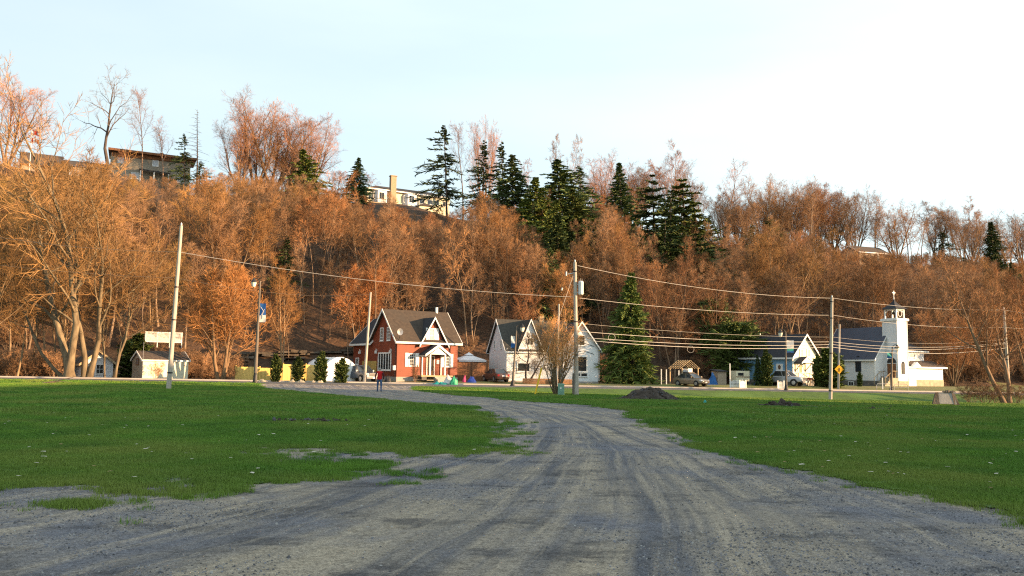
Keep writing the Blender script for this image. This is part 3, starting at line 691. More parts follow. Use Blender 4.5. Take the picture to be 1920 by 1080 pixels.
# ---- skyline trees named one by one: (px centre, py top, width px, kit, kind name, category, label, tint)
def az_place(px, dd):
    """ground point in the direction of photo column px, dd metres beyond the street line"""
    k = (px - 960) / F; Y = (86 + dd) / (1 - 0.2 * k)
    return gpt(px, Y)
def by_top(px, dd, py_top, kit, Hkit, name, label, cat, wpx=None, wkit=None, rz=None, col=(1, 1, 1), group=None, bark=None):
    x, y, z = az_place(px, dd)
    h = max(zat(x, y, py_top) - z, 1.0); s = h / Hkit
    sx = s if wpx is None else max(0.5 * s, min(1.8 * s, (wpx / F * y) / wkit))
    return plant(kit, name, label, cat, x, y, s, random.random() * 6.28 if rz is None else rz, col, group, sx=sx, bark=bark)
PK = (1.15, .95, .95); RU = (1.12, .93, .78); GO = (1.1, 1.02, .8)
sky = [
 (12, 125, 125, DOME[0], 18, 13, 'maple_tree', 'tall pale bare maple cut by the left edge of the picture, above the flags', PK),
 (265, 172, 60, TALL[0], 18, 8, 'bare_tree', 'tall thin bare tree right of the gnarled oak, in front of the flat-roofed hill house', PK),
 (305, 232, 60, TALL[1], 18, 8, 'bare_tree', 'shorter thin bare tree standing before the right half of the flat-roofed hill house', PK),
 (236, 285, 45, SLIM[0], 13, 5, 'bare_tree', 'small leafless sapling between the gnarled oak and the tall thin tree', PK),
 (448, 228, 90, DOME[1], 17, 13, 'maple_tree', 'left shoulder maple joined to the large rounded bare crown on the ridge', PK),
 (512, 186, 170, DOME[0], 18, 13, 'maple_tree', 'largest rounded bare maple on the ridge, pinkish crown against the sky', RU),
 (480, 205, 120, DOME[1], 17, 13, 'maple_tree', 'fan-shaped maple filling the left half of the large rounded bare crown', RU),
 (578, 222, 110, DOME[1], 17, 13, 'maple_tree', 'right shoulder maple beside the large rounded bare crown', PK),
 (632, 322, 60, WOOD[1], 15, 9, 'bare_tree', 'low pinkish bare tree left of the small blue spruce on the ridge', PK),
 (700, 325, 40, SLIM[1], 13, 5, 'bare_tree', 'faint small bare tree just left of the white hill house chimney', PK),
 (868, 236, 60, TALL[0], 18, 8, 'bare_tree', 'tall bare tree right beside the ragged dark evergreen by the white hill house', PK),
 (908, 238, 70, DOME[1], 17, 13, 'maple_tree', 'bare spreading tree rising among the evergreens right of the white hill house', PK),
 (1042, 258, 40, SLIM[0], 13, 5, 'bare_tree', 'bare double top on the left rising over the dark evergreen cluster', (.8, .8, .85)),
 (1075, 266, 40, SLIM[1], 13, 5, 'bare_tree', 'bare double top on the right rising over the dark evergreen cluster', (.8, .8, .85)),
 (998, 305, 40, SLIM[1], 13, 5, 'bare_tree', 'thin faint bare tree between two dark evergreen groups', PK),
 (1120, 308, 90, DOME[1], 17, 13, 'maple_tree', 'rounded pink-brown crown right of the evergreen cluster on the ridge', PK),
 (1185, 293, 120, DOME[0], 18, 13, 'maple_tree', 'wide flat-topped pinkish crown behind the small dark evergreen on the ridge', PK),
 (1262, 296, 90, WOOD[4], 15, 9, 'bare_tree', 'pinkish bare crown above and between the two layered pines', PK),
 (1312, 316, 70, TALL[1], 18, 8, 'bare_tree', 'fine-twigged bare tree just right of the layered pines', PK),
 (1362, 310, 70, TALL[0], 18, 8, 'bare_tree', 'tall fan-shaped thin bare tree right of the layered pines, clear against white sky', PK),
 (1398, 400, 40, WOOD[0], 15, 9, 'bare_tree', 'small pink-lit bare tree in the dip of the ridge right of the fan-shaped tree', RU),
 (1432, 340, 95, DOME[1], 17, 13, 'maple_tree', 'rounded bare tree with dark limbs rising behind a squat evergreen', GO),
 (1482, 343, 70, DOME[0], 18, 13, 'maple_tree', 'bare rounded tree touching the dark-limbed one on its right side', GO),
 (1535, 345, 90, WOOD[5], 15, 9, 'bare_tree', 'tall rust-orange bare tree in the middle of the right ridge row', RU),
 (1570, 365, 60, WOOD[2], 15, 9, 'bare_tree', 'rust-orange bare tree just right of the tallest one in the right ridge row', RU),
 (1604, 360, 80, DOME[1], 17, 13, 'maple_tree', 'bare rounded tree with fine grey twigs right of the rust-orange pair', GO),
 (1640, 382, 45, TALL[1], 18, 8, 'bare_tree', 'slender grey bare tree between two rounded crowns on the right ridge', GO),
 (1682, 383, 90, DOME[0], 18, 13, 'maple_tree', 'golden-lit rounded bare tree above the church tower', GO),
 (1728, 385, 60, SLIM[0], 13, 5, 'bare_tree', 'sparse dark twisted bare tree right of the golden one above the church', (.7, .65, .6)),
 (1765, 400, 50, TALL[0], 18, 8, 'bare_tree', 'thin grey bare tree between the sparse dark tree and a brown crown', GO),
 (1805, 390, 70, WOOD[4], 15, 9, 'bare_tree', 'brown dense bare crown left of the small pointed evergreen on the right ridge', GO),
 (1838, 398, 50, WOOD[1], 15, 9, 'bare_tree', 'brown bare tree touching the small pointed evergreen on the right ridge', GO),
 (1888, 404, 50, TALL[1], 18, 8, 'bare_tree', 'bare tree with thin upright twigs near the right edge on the ridge', GO),
 (1925, 400, 60, DOME[1], 17, 13, 'maple_tree', 'dark-limbed bare tree cut by the right edge on the ridge', (.8, .75, .7)),
]
for i, (px, top, wd, kit, Hk, Wk, nm, lb, tint) in enumerate(sky):
    by_top(px, 96 + 6 * random.random(), top, kit, Hk, nm, lb, 'tree', wd, Wk, col=tint, group='bare trees along the ridge')
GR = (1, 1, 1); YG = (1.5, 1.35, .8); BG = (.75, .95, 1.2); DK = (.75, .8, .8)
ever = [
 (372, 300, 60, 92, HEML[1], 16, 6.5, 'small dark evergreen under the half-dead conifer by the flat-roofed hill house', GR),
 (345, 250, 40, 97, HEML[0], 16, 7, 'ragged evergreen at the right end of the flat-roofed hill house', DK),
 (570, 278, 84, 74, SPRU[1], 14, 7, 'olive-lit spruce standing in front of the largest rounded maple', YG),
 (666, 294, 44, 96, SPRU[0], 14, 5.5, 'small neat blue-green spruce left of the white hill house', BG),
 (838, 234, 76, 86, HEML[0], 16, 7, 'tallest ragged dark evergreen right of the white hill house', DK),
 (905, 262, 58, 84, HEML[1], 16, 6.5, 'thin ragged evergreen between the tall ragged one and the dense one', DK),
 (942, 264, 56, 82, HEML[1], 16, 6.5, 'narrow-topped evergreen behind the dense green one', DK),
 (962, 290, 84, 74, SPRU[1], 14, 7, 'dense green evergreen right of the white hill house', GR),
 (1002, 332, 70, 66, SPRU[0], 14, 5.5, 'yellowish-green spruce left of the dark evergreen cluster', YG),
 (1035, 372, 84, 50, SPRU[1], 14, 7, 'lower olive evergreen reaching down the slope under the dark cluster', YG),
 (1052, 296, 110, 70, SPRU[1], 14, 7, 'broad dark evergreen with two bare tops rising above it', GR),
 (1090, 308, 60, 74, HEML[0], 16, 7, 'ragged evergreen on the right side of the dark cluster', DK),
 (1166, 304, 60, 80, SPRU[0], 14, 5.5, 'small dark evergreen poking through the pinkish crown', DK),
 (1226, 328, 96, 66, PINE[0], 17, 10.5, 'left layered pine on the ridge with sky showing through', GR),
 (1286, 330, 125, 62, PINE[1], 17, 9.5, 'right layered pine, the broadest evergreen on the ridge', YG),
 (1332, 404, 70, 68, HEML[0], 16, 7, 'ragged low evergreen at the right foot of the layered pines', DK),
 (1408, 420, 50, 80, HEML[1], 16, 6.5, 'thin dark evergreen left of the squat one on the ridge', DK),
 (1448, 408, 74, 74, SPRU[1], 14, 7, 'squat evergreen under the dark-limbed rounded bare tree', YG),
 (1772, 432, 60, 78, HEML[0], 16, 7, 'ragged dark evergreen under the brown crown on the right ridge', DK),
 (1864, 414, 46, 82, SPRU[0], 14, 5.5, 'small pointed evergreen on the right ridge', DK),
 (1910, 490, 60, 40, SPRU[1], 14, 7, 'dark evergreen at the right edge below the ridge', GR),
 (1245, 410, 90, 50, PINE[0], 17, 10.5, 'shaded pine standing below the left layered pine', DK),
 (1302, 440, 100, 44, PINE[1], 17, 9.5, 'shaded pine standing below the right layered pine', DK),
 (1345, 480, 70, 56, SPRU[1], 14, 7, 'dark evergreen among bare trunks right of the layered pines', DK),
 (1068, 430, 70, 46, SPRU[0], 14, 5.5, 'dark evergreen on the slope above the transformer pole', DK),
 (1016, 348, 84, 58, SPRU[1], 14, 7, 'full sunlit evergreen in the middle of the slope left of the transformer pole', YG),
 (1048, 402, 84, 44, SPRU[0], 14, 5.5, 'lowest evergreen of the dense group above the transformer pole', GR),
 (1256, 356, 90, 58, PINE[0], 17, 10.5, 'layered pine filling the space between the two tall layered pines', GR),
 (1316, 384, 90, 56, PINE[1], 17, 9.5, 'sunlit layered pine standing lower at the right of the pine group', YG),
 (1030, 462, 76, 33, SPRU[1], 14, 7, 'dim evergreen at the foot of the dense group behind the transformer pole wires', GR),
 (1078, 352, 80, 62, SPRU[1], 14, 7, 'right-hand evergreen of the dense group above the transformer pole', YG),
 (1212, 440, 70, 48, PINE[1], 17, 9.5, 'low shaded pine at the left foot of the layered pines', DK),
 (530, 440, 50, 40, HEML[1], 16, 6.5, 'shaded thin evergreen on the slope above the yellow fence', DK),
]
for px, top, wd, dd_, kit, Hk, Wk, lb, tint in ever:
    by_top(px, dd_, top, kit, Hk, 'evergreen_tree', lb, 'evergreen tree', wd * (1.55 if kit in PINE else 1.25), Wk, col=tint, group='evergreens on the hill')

# gnarled oak on the ridge
oak = bare_tree(207, H=17, r0=.45, limb=(9, .42, .98, 1.0, .50), n2=6, n3=4, n4=2, wob=.13, tw=.026, up=(.03, .07, .04, .02), ang2=.8, bark='dark_bark', twig='bark', dirs=[(-.10, 0, 1)], lens=[1.0])
by_top(204, 92, 152, oak, 17, 'oak_tree', 'gnarled dark bare oak towering at the left end of the flat-roofed hill house', 'tree', 110, 13, rz=0.0, col=(.7, .7, .7), group='bare trees along the ridge')
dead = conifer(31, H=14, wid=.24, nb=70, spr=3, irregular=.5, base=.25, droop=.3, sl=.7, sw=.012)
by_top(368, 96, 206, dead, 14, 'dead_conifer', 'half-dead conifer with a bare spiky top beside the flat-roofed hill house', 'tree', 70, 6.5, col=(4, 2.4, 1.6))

# ---- the wood on the slope
ENV = ([-400, 0, 100, 200, 340, 420, 500, 600, 680, 760, 860, 900, 980, 1060, 1130, 1200, 1300, 1400, 1500, 1600, 1700, 1800, 1900, 2300],
       [300, 335, 300, 318, 338, 330, 330, 355, 384, 394, 392, 362, 400, 490, 350, 470, 480, 430, 432, 470, 470, 478, 488, 500])
def tint(px):
    a = np.array([1.02, 1.02, .68]); b = np.array([1.08, .92, .74]); c = np.array([1.0, .92, .76])
    t = float(np.interp(px, [0, 350, 600, 1150, 1400, 1900], [0, .3, 1, 1, 1.6, 2]))
    v = a + (b - a) * t if t <= 1 else b + (c - b) * (t - 1)
    return v * random.uniform(.62, 1.22) * np.array([1, random.uniform(.93, 1.07), random.uniform(.85, 1.1)])
ZONES = [(-400, 120, 'at the far left'), (120, 330, 'below the flat-roofed hill house'), (330, 480, 'left of the tall lamp post'),
         (480, 660, 'above the yellow fence'), (660, 780, 'behind the red house gable'), (780, 900, 'below the white hill house'), (900, 1010, 'left of the transformer pole'),
         (1010, 1120, 'behind the transformer pole'), (1120, 1260, 'above the big spruce'), (1260, 1400, 'above the tan car'), (1400, 1540, 'behind the blue house'),
         (1540, 1680, 'behind the church roof'), (1680, 1800, 'right of the church tower'), (1800, 2400, 'at the right edge')]
def wooded(n, dlo, dhi, sp, pick):
    pts = []
    tries = 0; r_ = random.Random(5 + n)
    while len(pts) < n and tries < 40000:
        tries += 1
        px = r_.uniform(-150, 2070); u = r_.random(); dd_ = dlo + (dhi - dlo) * u
        k = (px - 960) / F; Y = (86 + dd_) / (1 - .2 * k); X = gx(px, Y, 8)
        if any((X - a) ** 2 + (Y - b) ** 2 < sp * sp for a, b, *_ in pts): continue
        if 430 < px < 690 and dd_ < 42 and r_.random() < .6: continue       # the open slope above the fence
        pts.append((X, Y, px, dd_))
    return pts
HOUSEGAP = lambda px, dd_: (660 < px < 880 and dd_ > 78) or (115 < px < 350 and dd_ > 74)
def tree_h(px, X, Y, z, u, dd_=50):
    lim = zat(X, Y, np.interp(px, *ENV) + (0 if dd_ > 60 else 14)) - z
    h = min(random.uniform(11.5, 18.5), lim * random.uniform(.93, 1.03))
    return h
pts = wooded(236, 26, 98, 4.8, None)
pts.sort(key=lambda p: p[3])
for X, Y, px, dd_ in pts:
    if HOUSEGAP(px, dd_): continue
    z = g(X, Y); h = tree_h(px, X, Y, z, 0, dd_)
    if h < 3.0: continue
    low = dd_ < 46 and 430 < px < 900
    kit = SLIM[random.randrange(2)] if low and random.random() < .7 else WOOD[random.randrange(6)]
    hk = 13 if kit in SLIM else 15
    hgt = 'low' if dd_ < 45 else ('halfway up' if dd_ < 72 else 'high')
    zn = next(t for a, b, t in ZONES if a <= px < b)
    kd = 'slim bare trunk with thin crown' if kit in SLIM else 'leafless rust-brown tree'
    plant(kit, 'woodland_tree', f'{kd} {hgt} on the slope {zn}', 'tree', X, Y, h / hk, random.random() * 6.28, tint(px), f'{kd}s {hgt} on the slope {zn}', sx=h / hk * random.uniform(.85, 1.2) * (1.25 if h < 9 else 1))

def inst_wood(name, items, kits, **props):
    """trees past the first few hundred: one object, copies by geometry nodes"""
    colp = bpy.data.collections.new(name + '_kinds')
    for i, kp in enumerate(kits):
        V = []
        for j, m_ in enumerate(kp):
            c = np.zeros(len(m_.vertices) * 3, np.float32); m_.vertices.foreach_get('co', c); f = np.zeros(len(m_.polygons) * 4, np.int32); m_.loops.foreach_get('vertex_index', f)
            V.append((c.reshape(-1, 3), f.reshape(-1, 4), j))
        n0 = len(V[0][0]); me_ = raw_mesh('tree', np.concatenate([V[0][0], V[1][0]]), np.concatenate([V[0][1], V[1][1] + n0]),
                                        [kp[0].materials[0].name, kp[1].materials[0].name], np.r_[np.zeros(len(V[0][1])), np.ones(len(V[1][1]))].astype(int))
        o = bpy.data.objects.new(f'{name}_{i}', me_); o.color = props.get('color', (1, 1, 1, 1)); colp.objects.link(o)
    props.pop('color', None)
    P = np.array([i[:3] for i in items], np.float32); me_ = bpy.data.meshes.new(name); me_.vertices.add(len(P)); me_.vertices.foreach_set('co', P.ravel())
    for an, k in (('sc', 3), ('rz', 4)):
        a_ = me_.attributes.new(an, 'FLOAT', 'POINT'); a_.data.foreach_set('value', np.array([i[k] for i in items], np.float32))
    me_.update(); o = link(name, me_, None, **props)
    ng = bpy.data.node_groups.new(name, 'GeometryNodeTree')
    ng.interface.new_socket('Geometry', in_out='INPUT', socket_type='NodeSocketGeometry'); ng.interface.new_socket('Geometry', in_out='OUTPUT', socket_type='NodeSocketGeometry')
    gi = ng.nodes.new('NodeGroupInput'); go = ng.nodes.new('NodeGroupOutput'); ip = ng.nodes.new('GeometryNodeInstanceOnPoints'); ci = ng.nodes.new('GeometryNodeCollectionInfo')
    ci.inputs['Collection'].default_value = colp; ci.inputs['Separate Children'].default_value = True; ci.inputs['Reset Children'].default_value = True; ip.inputs['Pick Instance'].default_value = True
    L = ng.links.new
    na = ng.nodes.new('GeometryNodeInputNamedAttribute'); na.data_type = 'FLOAT'; na.inputs[0].default_value = 'sc'
    nb_ = ng.nodes.new('GeometryNodeInputNamedAttribute'); nb_.data_type = 'FLOAT'; nb_.inputs[0].default_value = 'rz'
    cx = ng.nodes.new('ShaderNodeCombineXYZ'); L(nb_.outputs[0], cx.inputs[2])
    L(gi.outputs[0], ip.inputs['Points']); L(ci.outputs[0], ip.inputs['Instance']); L(cx.outputs[0], ip.inputs['Rotation']); L(na.outputs[0], ip.inputs['Scale']); L(ip.outputs[0], go.inputs[0])
    md = o.modifiers.new('scatter', 'NODES'); md.node_group = ng
    return o
for zone, (a, b) in enumerate([(-200, 430), (430, 1150), (1150, 2100)]):
    its = []
    for X, Y, px, dd_ in wooded(480, 30, 104, 3.3, None):
        if not (a <= px < b) or HOUSEGAP(px, dd_): continue
        if 430 < px < 690 and dd_ < 42: continue
        z = g(X, Y); h = tree_h(px, X, Y, z, 0, dd_) * .88
        if h < 2.5: continue
        its.append((X, Y, z - .05, h / 15, random.random() * 6.28))
    t_ = tint((a + b) / 2) * 0 + np.array([(1.0, .98, .66), (1.08, .86, .68), (.98, .90, .74)][zone])
    inst_wood('far_wood', its, [WOOD[0], WOOD[2], WOOD[3], WOOD[5]], color=(*t_, 1), kind='stuff', label=['mass of yellow-brown bare wood on the left slope', 'mass of rust-brown bare wood on the middle slope', 'mass of brown bare wood on the right slope'][zone])
its = []
rr_ = random.Random(19)
RT = ([380, 440, 520, 600, 650, 880, 960, 1100, 1200, 1300, 1400, 1540, 1640, 1720, 1800, 1950], [320, 275, 250, 285, 345, 330, 350, 325, 305, 320, 365, 350, 378, 388, 392, 405])
for i in range(105):
    px = rr_.choice([rr_.uniform(385, 645), rr_.uniform(1090, 1960), rr_.uniform(1330, 1960), rr_.uniform(1090, 1960)]); dd_ = rr_.uniform(92, 112); x_, y_, z_ = az_place(px, dd_)
    h = (zat(x_, y_, float(np.interp(px, *RT)) + rr_.uniform(0, 50)) - z_)
    if h < 5: continue
    its.append((x_, y_, z_ - .05, h / 17, rr_.random() * 6.28))
inst_wood('ridge_wood', its, [TALL[0], TALL[1], DOME[0], WOOD[1], WOOD[4]], color=(1.1, .95, .85, 1), kind='stuff', label='row of fine bare trees filling the ridge behind the single crowns')
its = []
rr_ = random.Random(9)
for i in range(190):
    px = rr_.uniform(420, 1900); dd_ = rr_.uniform(26, 62)
    k = (px - 960) / F; Y = (86 + dd_) / (1 - .2 * k); X = gx(px, Y, 8)
    its.append((X, Y, g(X, Y) - .05, rr_.uniform(.55, .95) * (.6 if 430 < px < 690 and dd_ < 40 and rr_.random() < .5 else 1), rr_.random() * 6.28))
inst_wood('thin_trunks', its, SLIM, color=(1.15, .95, .8, 1), kind='stuff', label='thin straight saplings standing all over the lower slope')
its = []
for i in range(700):
    px = rr_.uniform(-150, 2070); dd_ = rr_.uniform(26, 96)
    if (430 < px < 690 and dd_ < 44 and rr_.random() < .75) or (HOUSEGAP(px, dd_ + 6)): continue
    k = (px - 960) / F; Y = (86 + dd_) / (1 - .2 * k); X = gx(px, Y, 8)
    its.append((X, Y, g(X, Y) - .05, rr_.uniform(.35, .95), rr_.random() * 6.28))
inst_wood('undergrowth', its, BUSH, color=(.95, .8, .6, 1), kind='stuff', label='brown leafless undergrowth on the wooded slope')
its = []
for i in range(150):
    px = rr_.choice([rr_.uniform(-100, 130), rr_.uniform(320, 440), rr_.uniform(-100, 120), rr_.uniform(320, 430)]); dd_ = rr_.uniform(12, 26)
    k = (px - 960) / F; Y = (86 + dd_) / (1 - .2 * k); X = gx(px, Y, 0)
    its.append((X, Y, g(X, Y) - .05, rr_.uniform(.4, 1.0), rr_.random() * 6.28))
for i in range(130):
    px = rr_.uniform(1770, 2050); dd_ = rr_.uniform(24, 48); x_, y_, z_ = az_place(px, dd_); its.append((x_, y_, z_ - .05, rr_.uniform(.7, 1.5), rr_.random() * 6.28))
inst_wood('undergrowth', its, BUSH, color=(.9, .85, .7, 1), kind='stuff', label='bare brush along the foot of the hill')

# ---- trees standing near the street
PALE = [bare_tree(301, H=23, r0=.33, limb=(12, .22, .98, .75, .46), n2=8, n3=6, n4=5, wob=.09, tw=.02, bark='pale_bark', twig='twig', up=(.02, .05, .03, .02), dirs=[(.10, 0, 1), (-.16, .05, 1)], lens=[1.0, .85]),
        bare_tree(302, H=20, r0=.22, limb=(11, .3, .98, .8, .42), n2=8, n3=6, n4=5, wob=.09, tw=.02, bark='pale_bark', twig='twig', dirs=[(-.75, 0, 1)], lens=[1.0]),
        bare_tree(303, H=20, r0=.28, limb=(12, .25, .98, .7, .42), n2=8, n3=6, n4=5, wob=.10, tw=.02, bark='pale_bark', twig='twig', dirs=[(.05, 0, 1), (.22, .1, 1)], lens=[1.0, .9]),
        bare_tree(304, H=16, r0=.17, limb=(11, .3, .98, .7, .42), n2=8, n3=6, n4=5, wob=.08, tw=.018, bark='pale_bark', twig='twig', dirs=[(.30, 0, 1), (.12, 0, 1)], lens=[1.0, .9])]
def roadside(kit, px, Y, label, s=1., rz=0., col=(1, 1, 1), nm='bare_tree', cat='tree', group=None, sx=None):
    x, y, z = gpt(px, Y); return plant(kit, nm, label, cat, x, y, s, rz, col, group, sx=sx)
YT = (.86, .84, .62)
roadside(PALE[0], 131, 84, 'tallest thick pale-barked bare tree left of the small white cottage', 1.16, 0, YT, group='pale trees at the left street side')
roadside(PALE[1], 124, 84.6, 'pale-barked bare tree leaning far to the left over the street', .82, 0, YT, group='pale trees at the left street side')
roadside(PALE[2], 162, 85, 'pale-barked bare tree growing right in front of the small white cottage', 1.08, 0, YT, group='pale trees at the left street side')
roadside(PALE[3], 213, 86, 'bare tree leaning to the right beside the tan shed', .85, 0, YT, group='pale trees at the left street side')
roadside(PALE[3], 196, 88, 'thin dark-stemmed bare tree between the white cottage and the tan shed', .8, 2.6, YT, group='pale trees at the left street side', sx=.6)
for i, (px, Y, s) in enumerate([(30, 86, .75), (52, 90, .8), (-15, 84, .85), (85, 92, .85), (-50, 80, .9), (110, 96, .9)]):
    roadside(WOOD[i % 6], px, Y, ['bare tree near the left edge with two forked stems at its foot', 'slim bare tree a little right of the forked one at the left edge', 'bare tree standing at the left picture edge',
             'bare tree just left of the thick pale trees', 'bare tree mostly outside the left picture edge', 'bare tree behind the thick pale trees'][i], s, i * 1.3, (1.05, 1.0, .68), group='brushy trees at the left')
fork = bare_tree(310, H=9.5, r0=.17, stems=4, fan=.30, limb=(11, .22, .98, .6, .42), n2=9, n3=7, n4=5, tw=.014)
roadside(fork, 413, 89, 'forked orange-brown bare tree between the wood pole and the lamp post', 1.25, .4, (1.15, .95, .62))
roadside(WOOD[4], 530, 101, 'slender bare tree rising behind the middle of the yellow fence', .85, 1, (1.15, .98, .62))
roadside(SLIM[0], 560, 118, 'straight thin trunk on the open leafy slope above the second fence cedar', 1.25, .5, (1.1, .9, .7), group='trunks on the open slope')
roadside(SLIM[1], 596, 124, 'straight pale trunk on the open leafy slope, middle one of three', 1.35, .5, (1.1, .9, .7), group='trunks on the open slope')
roadside(SLIM[0], 622, 120, 'slightly leaning thin trunk on the open leafy slope, right one of three', 1.3, 2.5, (1.1, .9, .7), group='trunks on the open slope')
roadside(fork, 668, 112, 'fan-shaped orange-lit bare tree on the slope just left of the red house roof', 1.25, 2.0, (1.2, .88, .6))
fan = bare_tree(320, H=5.6, r0=.055, stems=18, fan=.42, limb=(7, .3, .98, .38, .36), n2=5, n3=4, n4=3, tw=.009, up=(-.02, .06, .05, .04), bark='pale_bark', wob=.07)
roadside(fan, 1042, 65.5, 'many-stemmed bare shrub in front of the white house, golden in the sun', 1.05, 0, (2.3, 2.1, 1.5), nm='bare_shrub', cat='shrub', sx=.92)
apple = bare_tree(330, H=5.2, r0=.13, limb=(10, .3, .98, 1.0, .5), n2=7, n3=5, n4=4, wob=.14, tw=.014, bark='dark_bark', twig='dark_bark', dirs=[(-.22, 0, 1), (.38, 0, 1)], lens=[1.0, .85], up=(.0, .0, .0, -.01))
roadside(apple, 988, 97, 'dark twisted two-stemmed tree before the white house, left of the golden shrub', 1.1, 0, nm='fruit_tree', sx=1.15)
roadside(SLIM[0], 1051, 99, 'leaning thin bare sapling close to the white house wall under its large window', .2, 1, (.5, .4, .4), nm='sapling')
fan2 = bare_tree(340, H=9, r0=.11, stems=10, fan=.42, limb=(8, .2, .98, .45, .38), n2=6, n3=5, n4=4, tw=.014, bark='pale_bark', wob=.05)
roadside(fan2, 1788, 121, 'many-stemmed bare tree with pale trunks right of the church annex', 1.15, 0, (1.05, .9, .72))
lean_r = bare_tree(350, H=15, r0=.26, limb=(11, .3, .98, .7, .42), n2=8, n3=6, n4=4, wob=.07, tw=.016, dirs=[(-.42, 0, 1), (.12, 0, 1)], lens=[1.0, .8], bark='bark')
roadside(lean_r, 1890, 84, 'bare brown tree leaning left in front of the last wood pole', .92, 0, (1.0, .88, .75))
roadside(WOOD[5], 1935, 90, 'bare tree half outside the right picture edge', .9, 1, (1.0, .85, .7))
for i, (px, Y, s) in enumerate([(1820, 84, .55), (1848, 82, .6), (1868, 86, .5), (1905, 80, .55)]):
    roadside(BUSH[i % 3], px, Y, ['low grey brush right of the stone ruin', 'grey bare brush left of the leaning brown tree', 'small grey brush behind the leaning brown tree', 'grey brush at the right picture edge'][i], s, i, (.7, .65, .6), nm='bare_shrub', cat='shrub', group='grey brush at the right', sx=s * 1.6)
bigspruce = conifer(401, H=13.2, r0=.28, wid=.30, nb=460, spr=30, sl=.55, sw=.07, irregular=.25, droop=.45, base=.03)
roadside(bigspruce, 1186, 103, 'big full spruce reaching the ground right of the white house', 1.03, 0, (1.25, 1.2, .8), nm='spruce_tree', cat='spruce')
softpine = conifer(402, H=9.5, r0=.2, wid=.42, nb=240, spr=34, sl=.6, sw=.08, irregular=.3, shape='pine', base=.22, droop=.2)
roadside(softpine, 1382, 116, 'broad soft green pine sheltering the sheds left of the blue house', .86, 0, (1.35, 1.3, .9), nm='pine_tree', cat='pine')
roadside(softpine, 1345, 121, 'darker pine behind and left of the broad soft one', .95, 2, (.75, .85, .75), nm='pine_tree', cat='pine', sx=.6)
for i, (px, Y, h, wx, lb) in enumerate([(516, 85.7, 2.75, 1, 'leftmost of the four clipped cedars along the yellow fence'), (557, 85.9, 2.7, 1, 'second of the four clipped cedars from the left, along the fence'),
      (602, 86.3, 2.95, 1.05, 'third and tallest of the four cedars, before the white tent garage'), (641, 86.6, 2.6, 1.1, 'rightmost of the four clipped cedars, beside the grey pickup'),
      (1437, 103.5, 4.4, 1.0, 'tall cedar in front of the blue side wall, left of the silver pickup'), (1553, 105, 4.6, 1.9, 'wide bushy cedar between the blue house and the church'),
      (1535, 107, 3.8, 1.0, 'small cedar at the right corner of the blue house'), (1612, 108.5, 1.9, .75, 'small pointed cedar against the church side wall'), (252, 94, 5.2, 1.9, 'round green cedar behind the tan shed')]):
    x, y, z = gpt(px, Y); s = h / 3.1
    plant(CEDAR[i % 2], 'cedar', lb, 'cedar', x, y, s * (1.0, .94, 1.04, .97, 1, 1, 1, 1, 1)[i], i * 1.1, (1.15, 1.1, .8) if i != 7 else (.6, .7, .6), 'clipped cedars along the yellow fence' if i < 4 else None, sx=s * wx * (1.0 if h < 3.5 else .8))
roadside(SPRU[0], 1422, 104, 'thin young spruce with sparse boughs before the blue wall', .27, 0, (.8, .9, .8), nm='spruce_tree', cat='spruce')
roadside(BUSH[1], 778, 91.3, 'thin bare shrub by the red house porch', .62, 0, (.9, .7, .6), nm='bare_shrub', cat='shrub', sx=.3)
roadside(BUSH[0], 292, 86.4, 'bare twiggy shrub against the white side of the tan shed', .5, 0, (1.1, 1.0, .8), nm='bare_shrub', cat='shrub', sx=.5)
roadside(BUSH[2], 437, 86.8, 'bare twiggy shrub at the left end of the yellow fence', .45, 0, (1.1, .9, .6), nm='bare_shrub', cat='shrub', sx=.3)

# ------------------------------------------------------------------ buildings kit
def wall_T(kind, off=0.0):
    """maps wall coordinates (u along, n outwards, z) to house coordinates"""
    if kind == 'front': return lambda u, n, z: (u, off - n, z)
    if kind == 'left': return lambda u, n, z: (off - n, u, z)
def wbox(m, T, u0, u1, n0, n1, z0, z1):
    p = [T(u0, n0, z0), T(u1, n0, z0), T(u1, n1, z0), T(u0, n1, z0), T(u0, n0, z1), T(u1, n0, z1), T(u1, n1, z1), T(u0, n1, z1)]
    m.hexa(p)
def window(root, T, u0, u1, z0, z1, nx=2, nz=2, frame='white_trim', glass='glass', fw_=.09, name='window', mun=.035, label=None):
    f = mb(frame)
    wbox(f, T, u0, u0 + fw_, 0, .07, z0, z1); wbox(f, T, u1 - fw_, u1, 0, .07, z0, z1)
    wbox(f, T, u0 + fw_, u1 - fw_, 0, .065, z0, z0 + fw_); wbox(f, T, u0 + fw_, u1 - fw_, 0, .065, z1 - fw_, z1)
    for i in range(1, nx):
        u = u0 + (u1 - u0) * i / nx; wbox(f, T, u - mun / 2, u + mun / 2, .026, .05, z0 + fw_, z1 - fw_)
    for i in range(1, nz):
        z = z0 + (z1 - z0) * i / nz; wbox(f, T, u0 + fw_, u1 - fw_, .026, .048, z - mun / 2, z + mun / 2)
    wbox(f, T, u0 - .05, u1 + .05, 0, .1, z0 - .06, z0 - .003)
    o = f.build(name, root, label=label)
    p = mb(glass); wbox(p, T, u0 + fw_ * .5, u1 - fw_ * .5, .003, .022, z0 + fw_ * .5, z1 - fw_ * .5); p.build('pane', o)
    return o
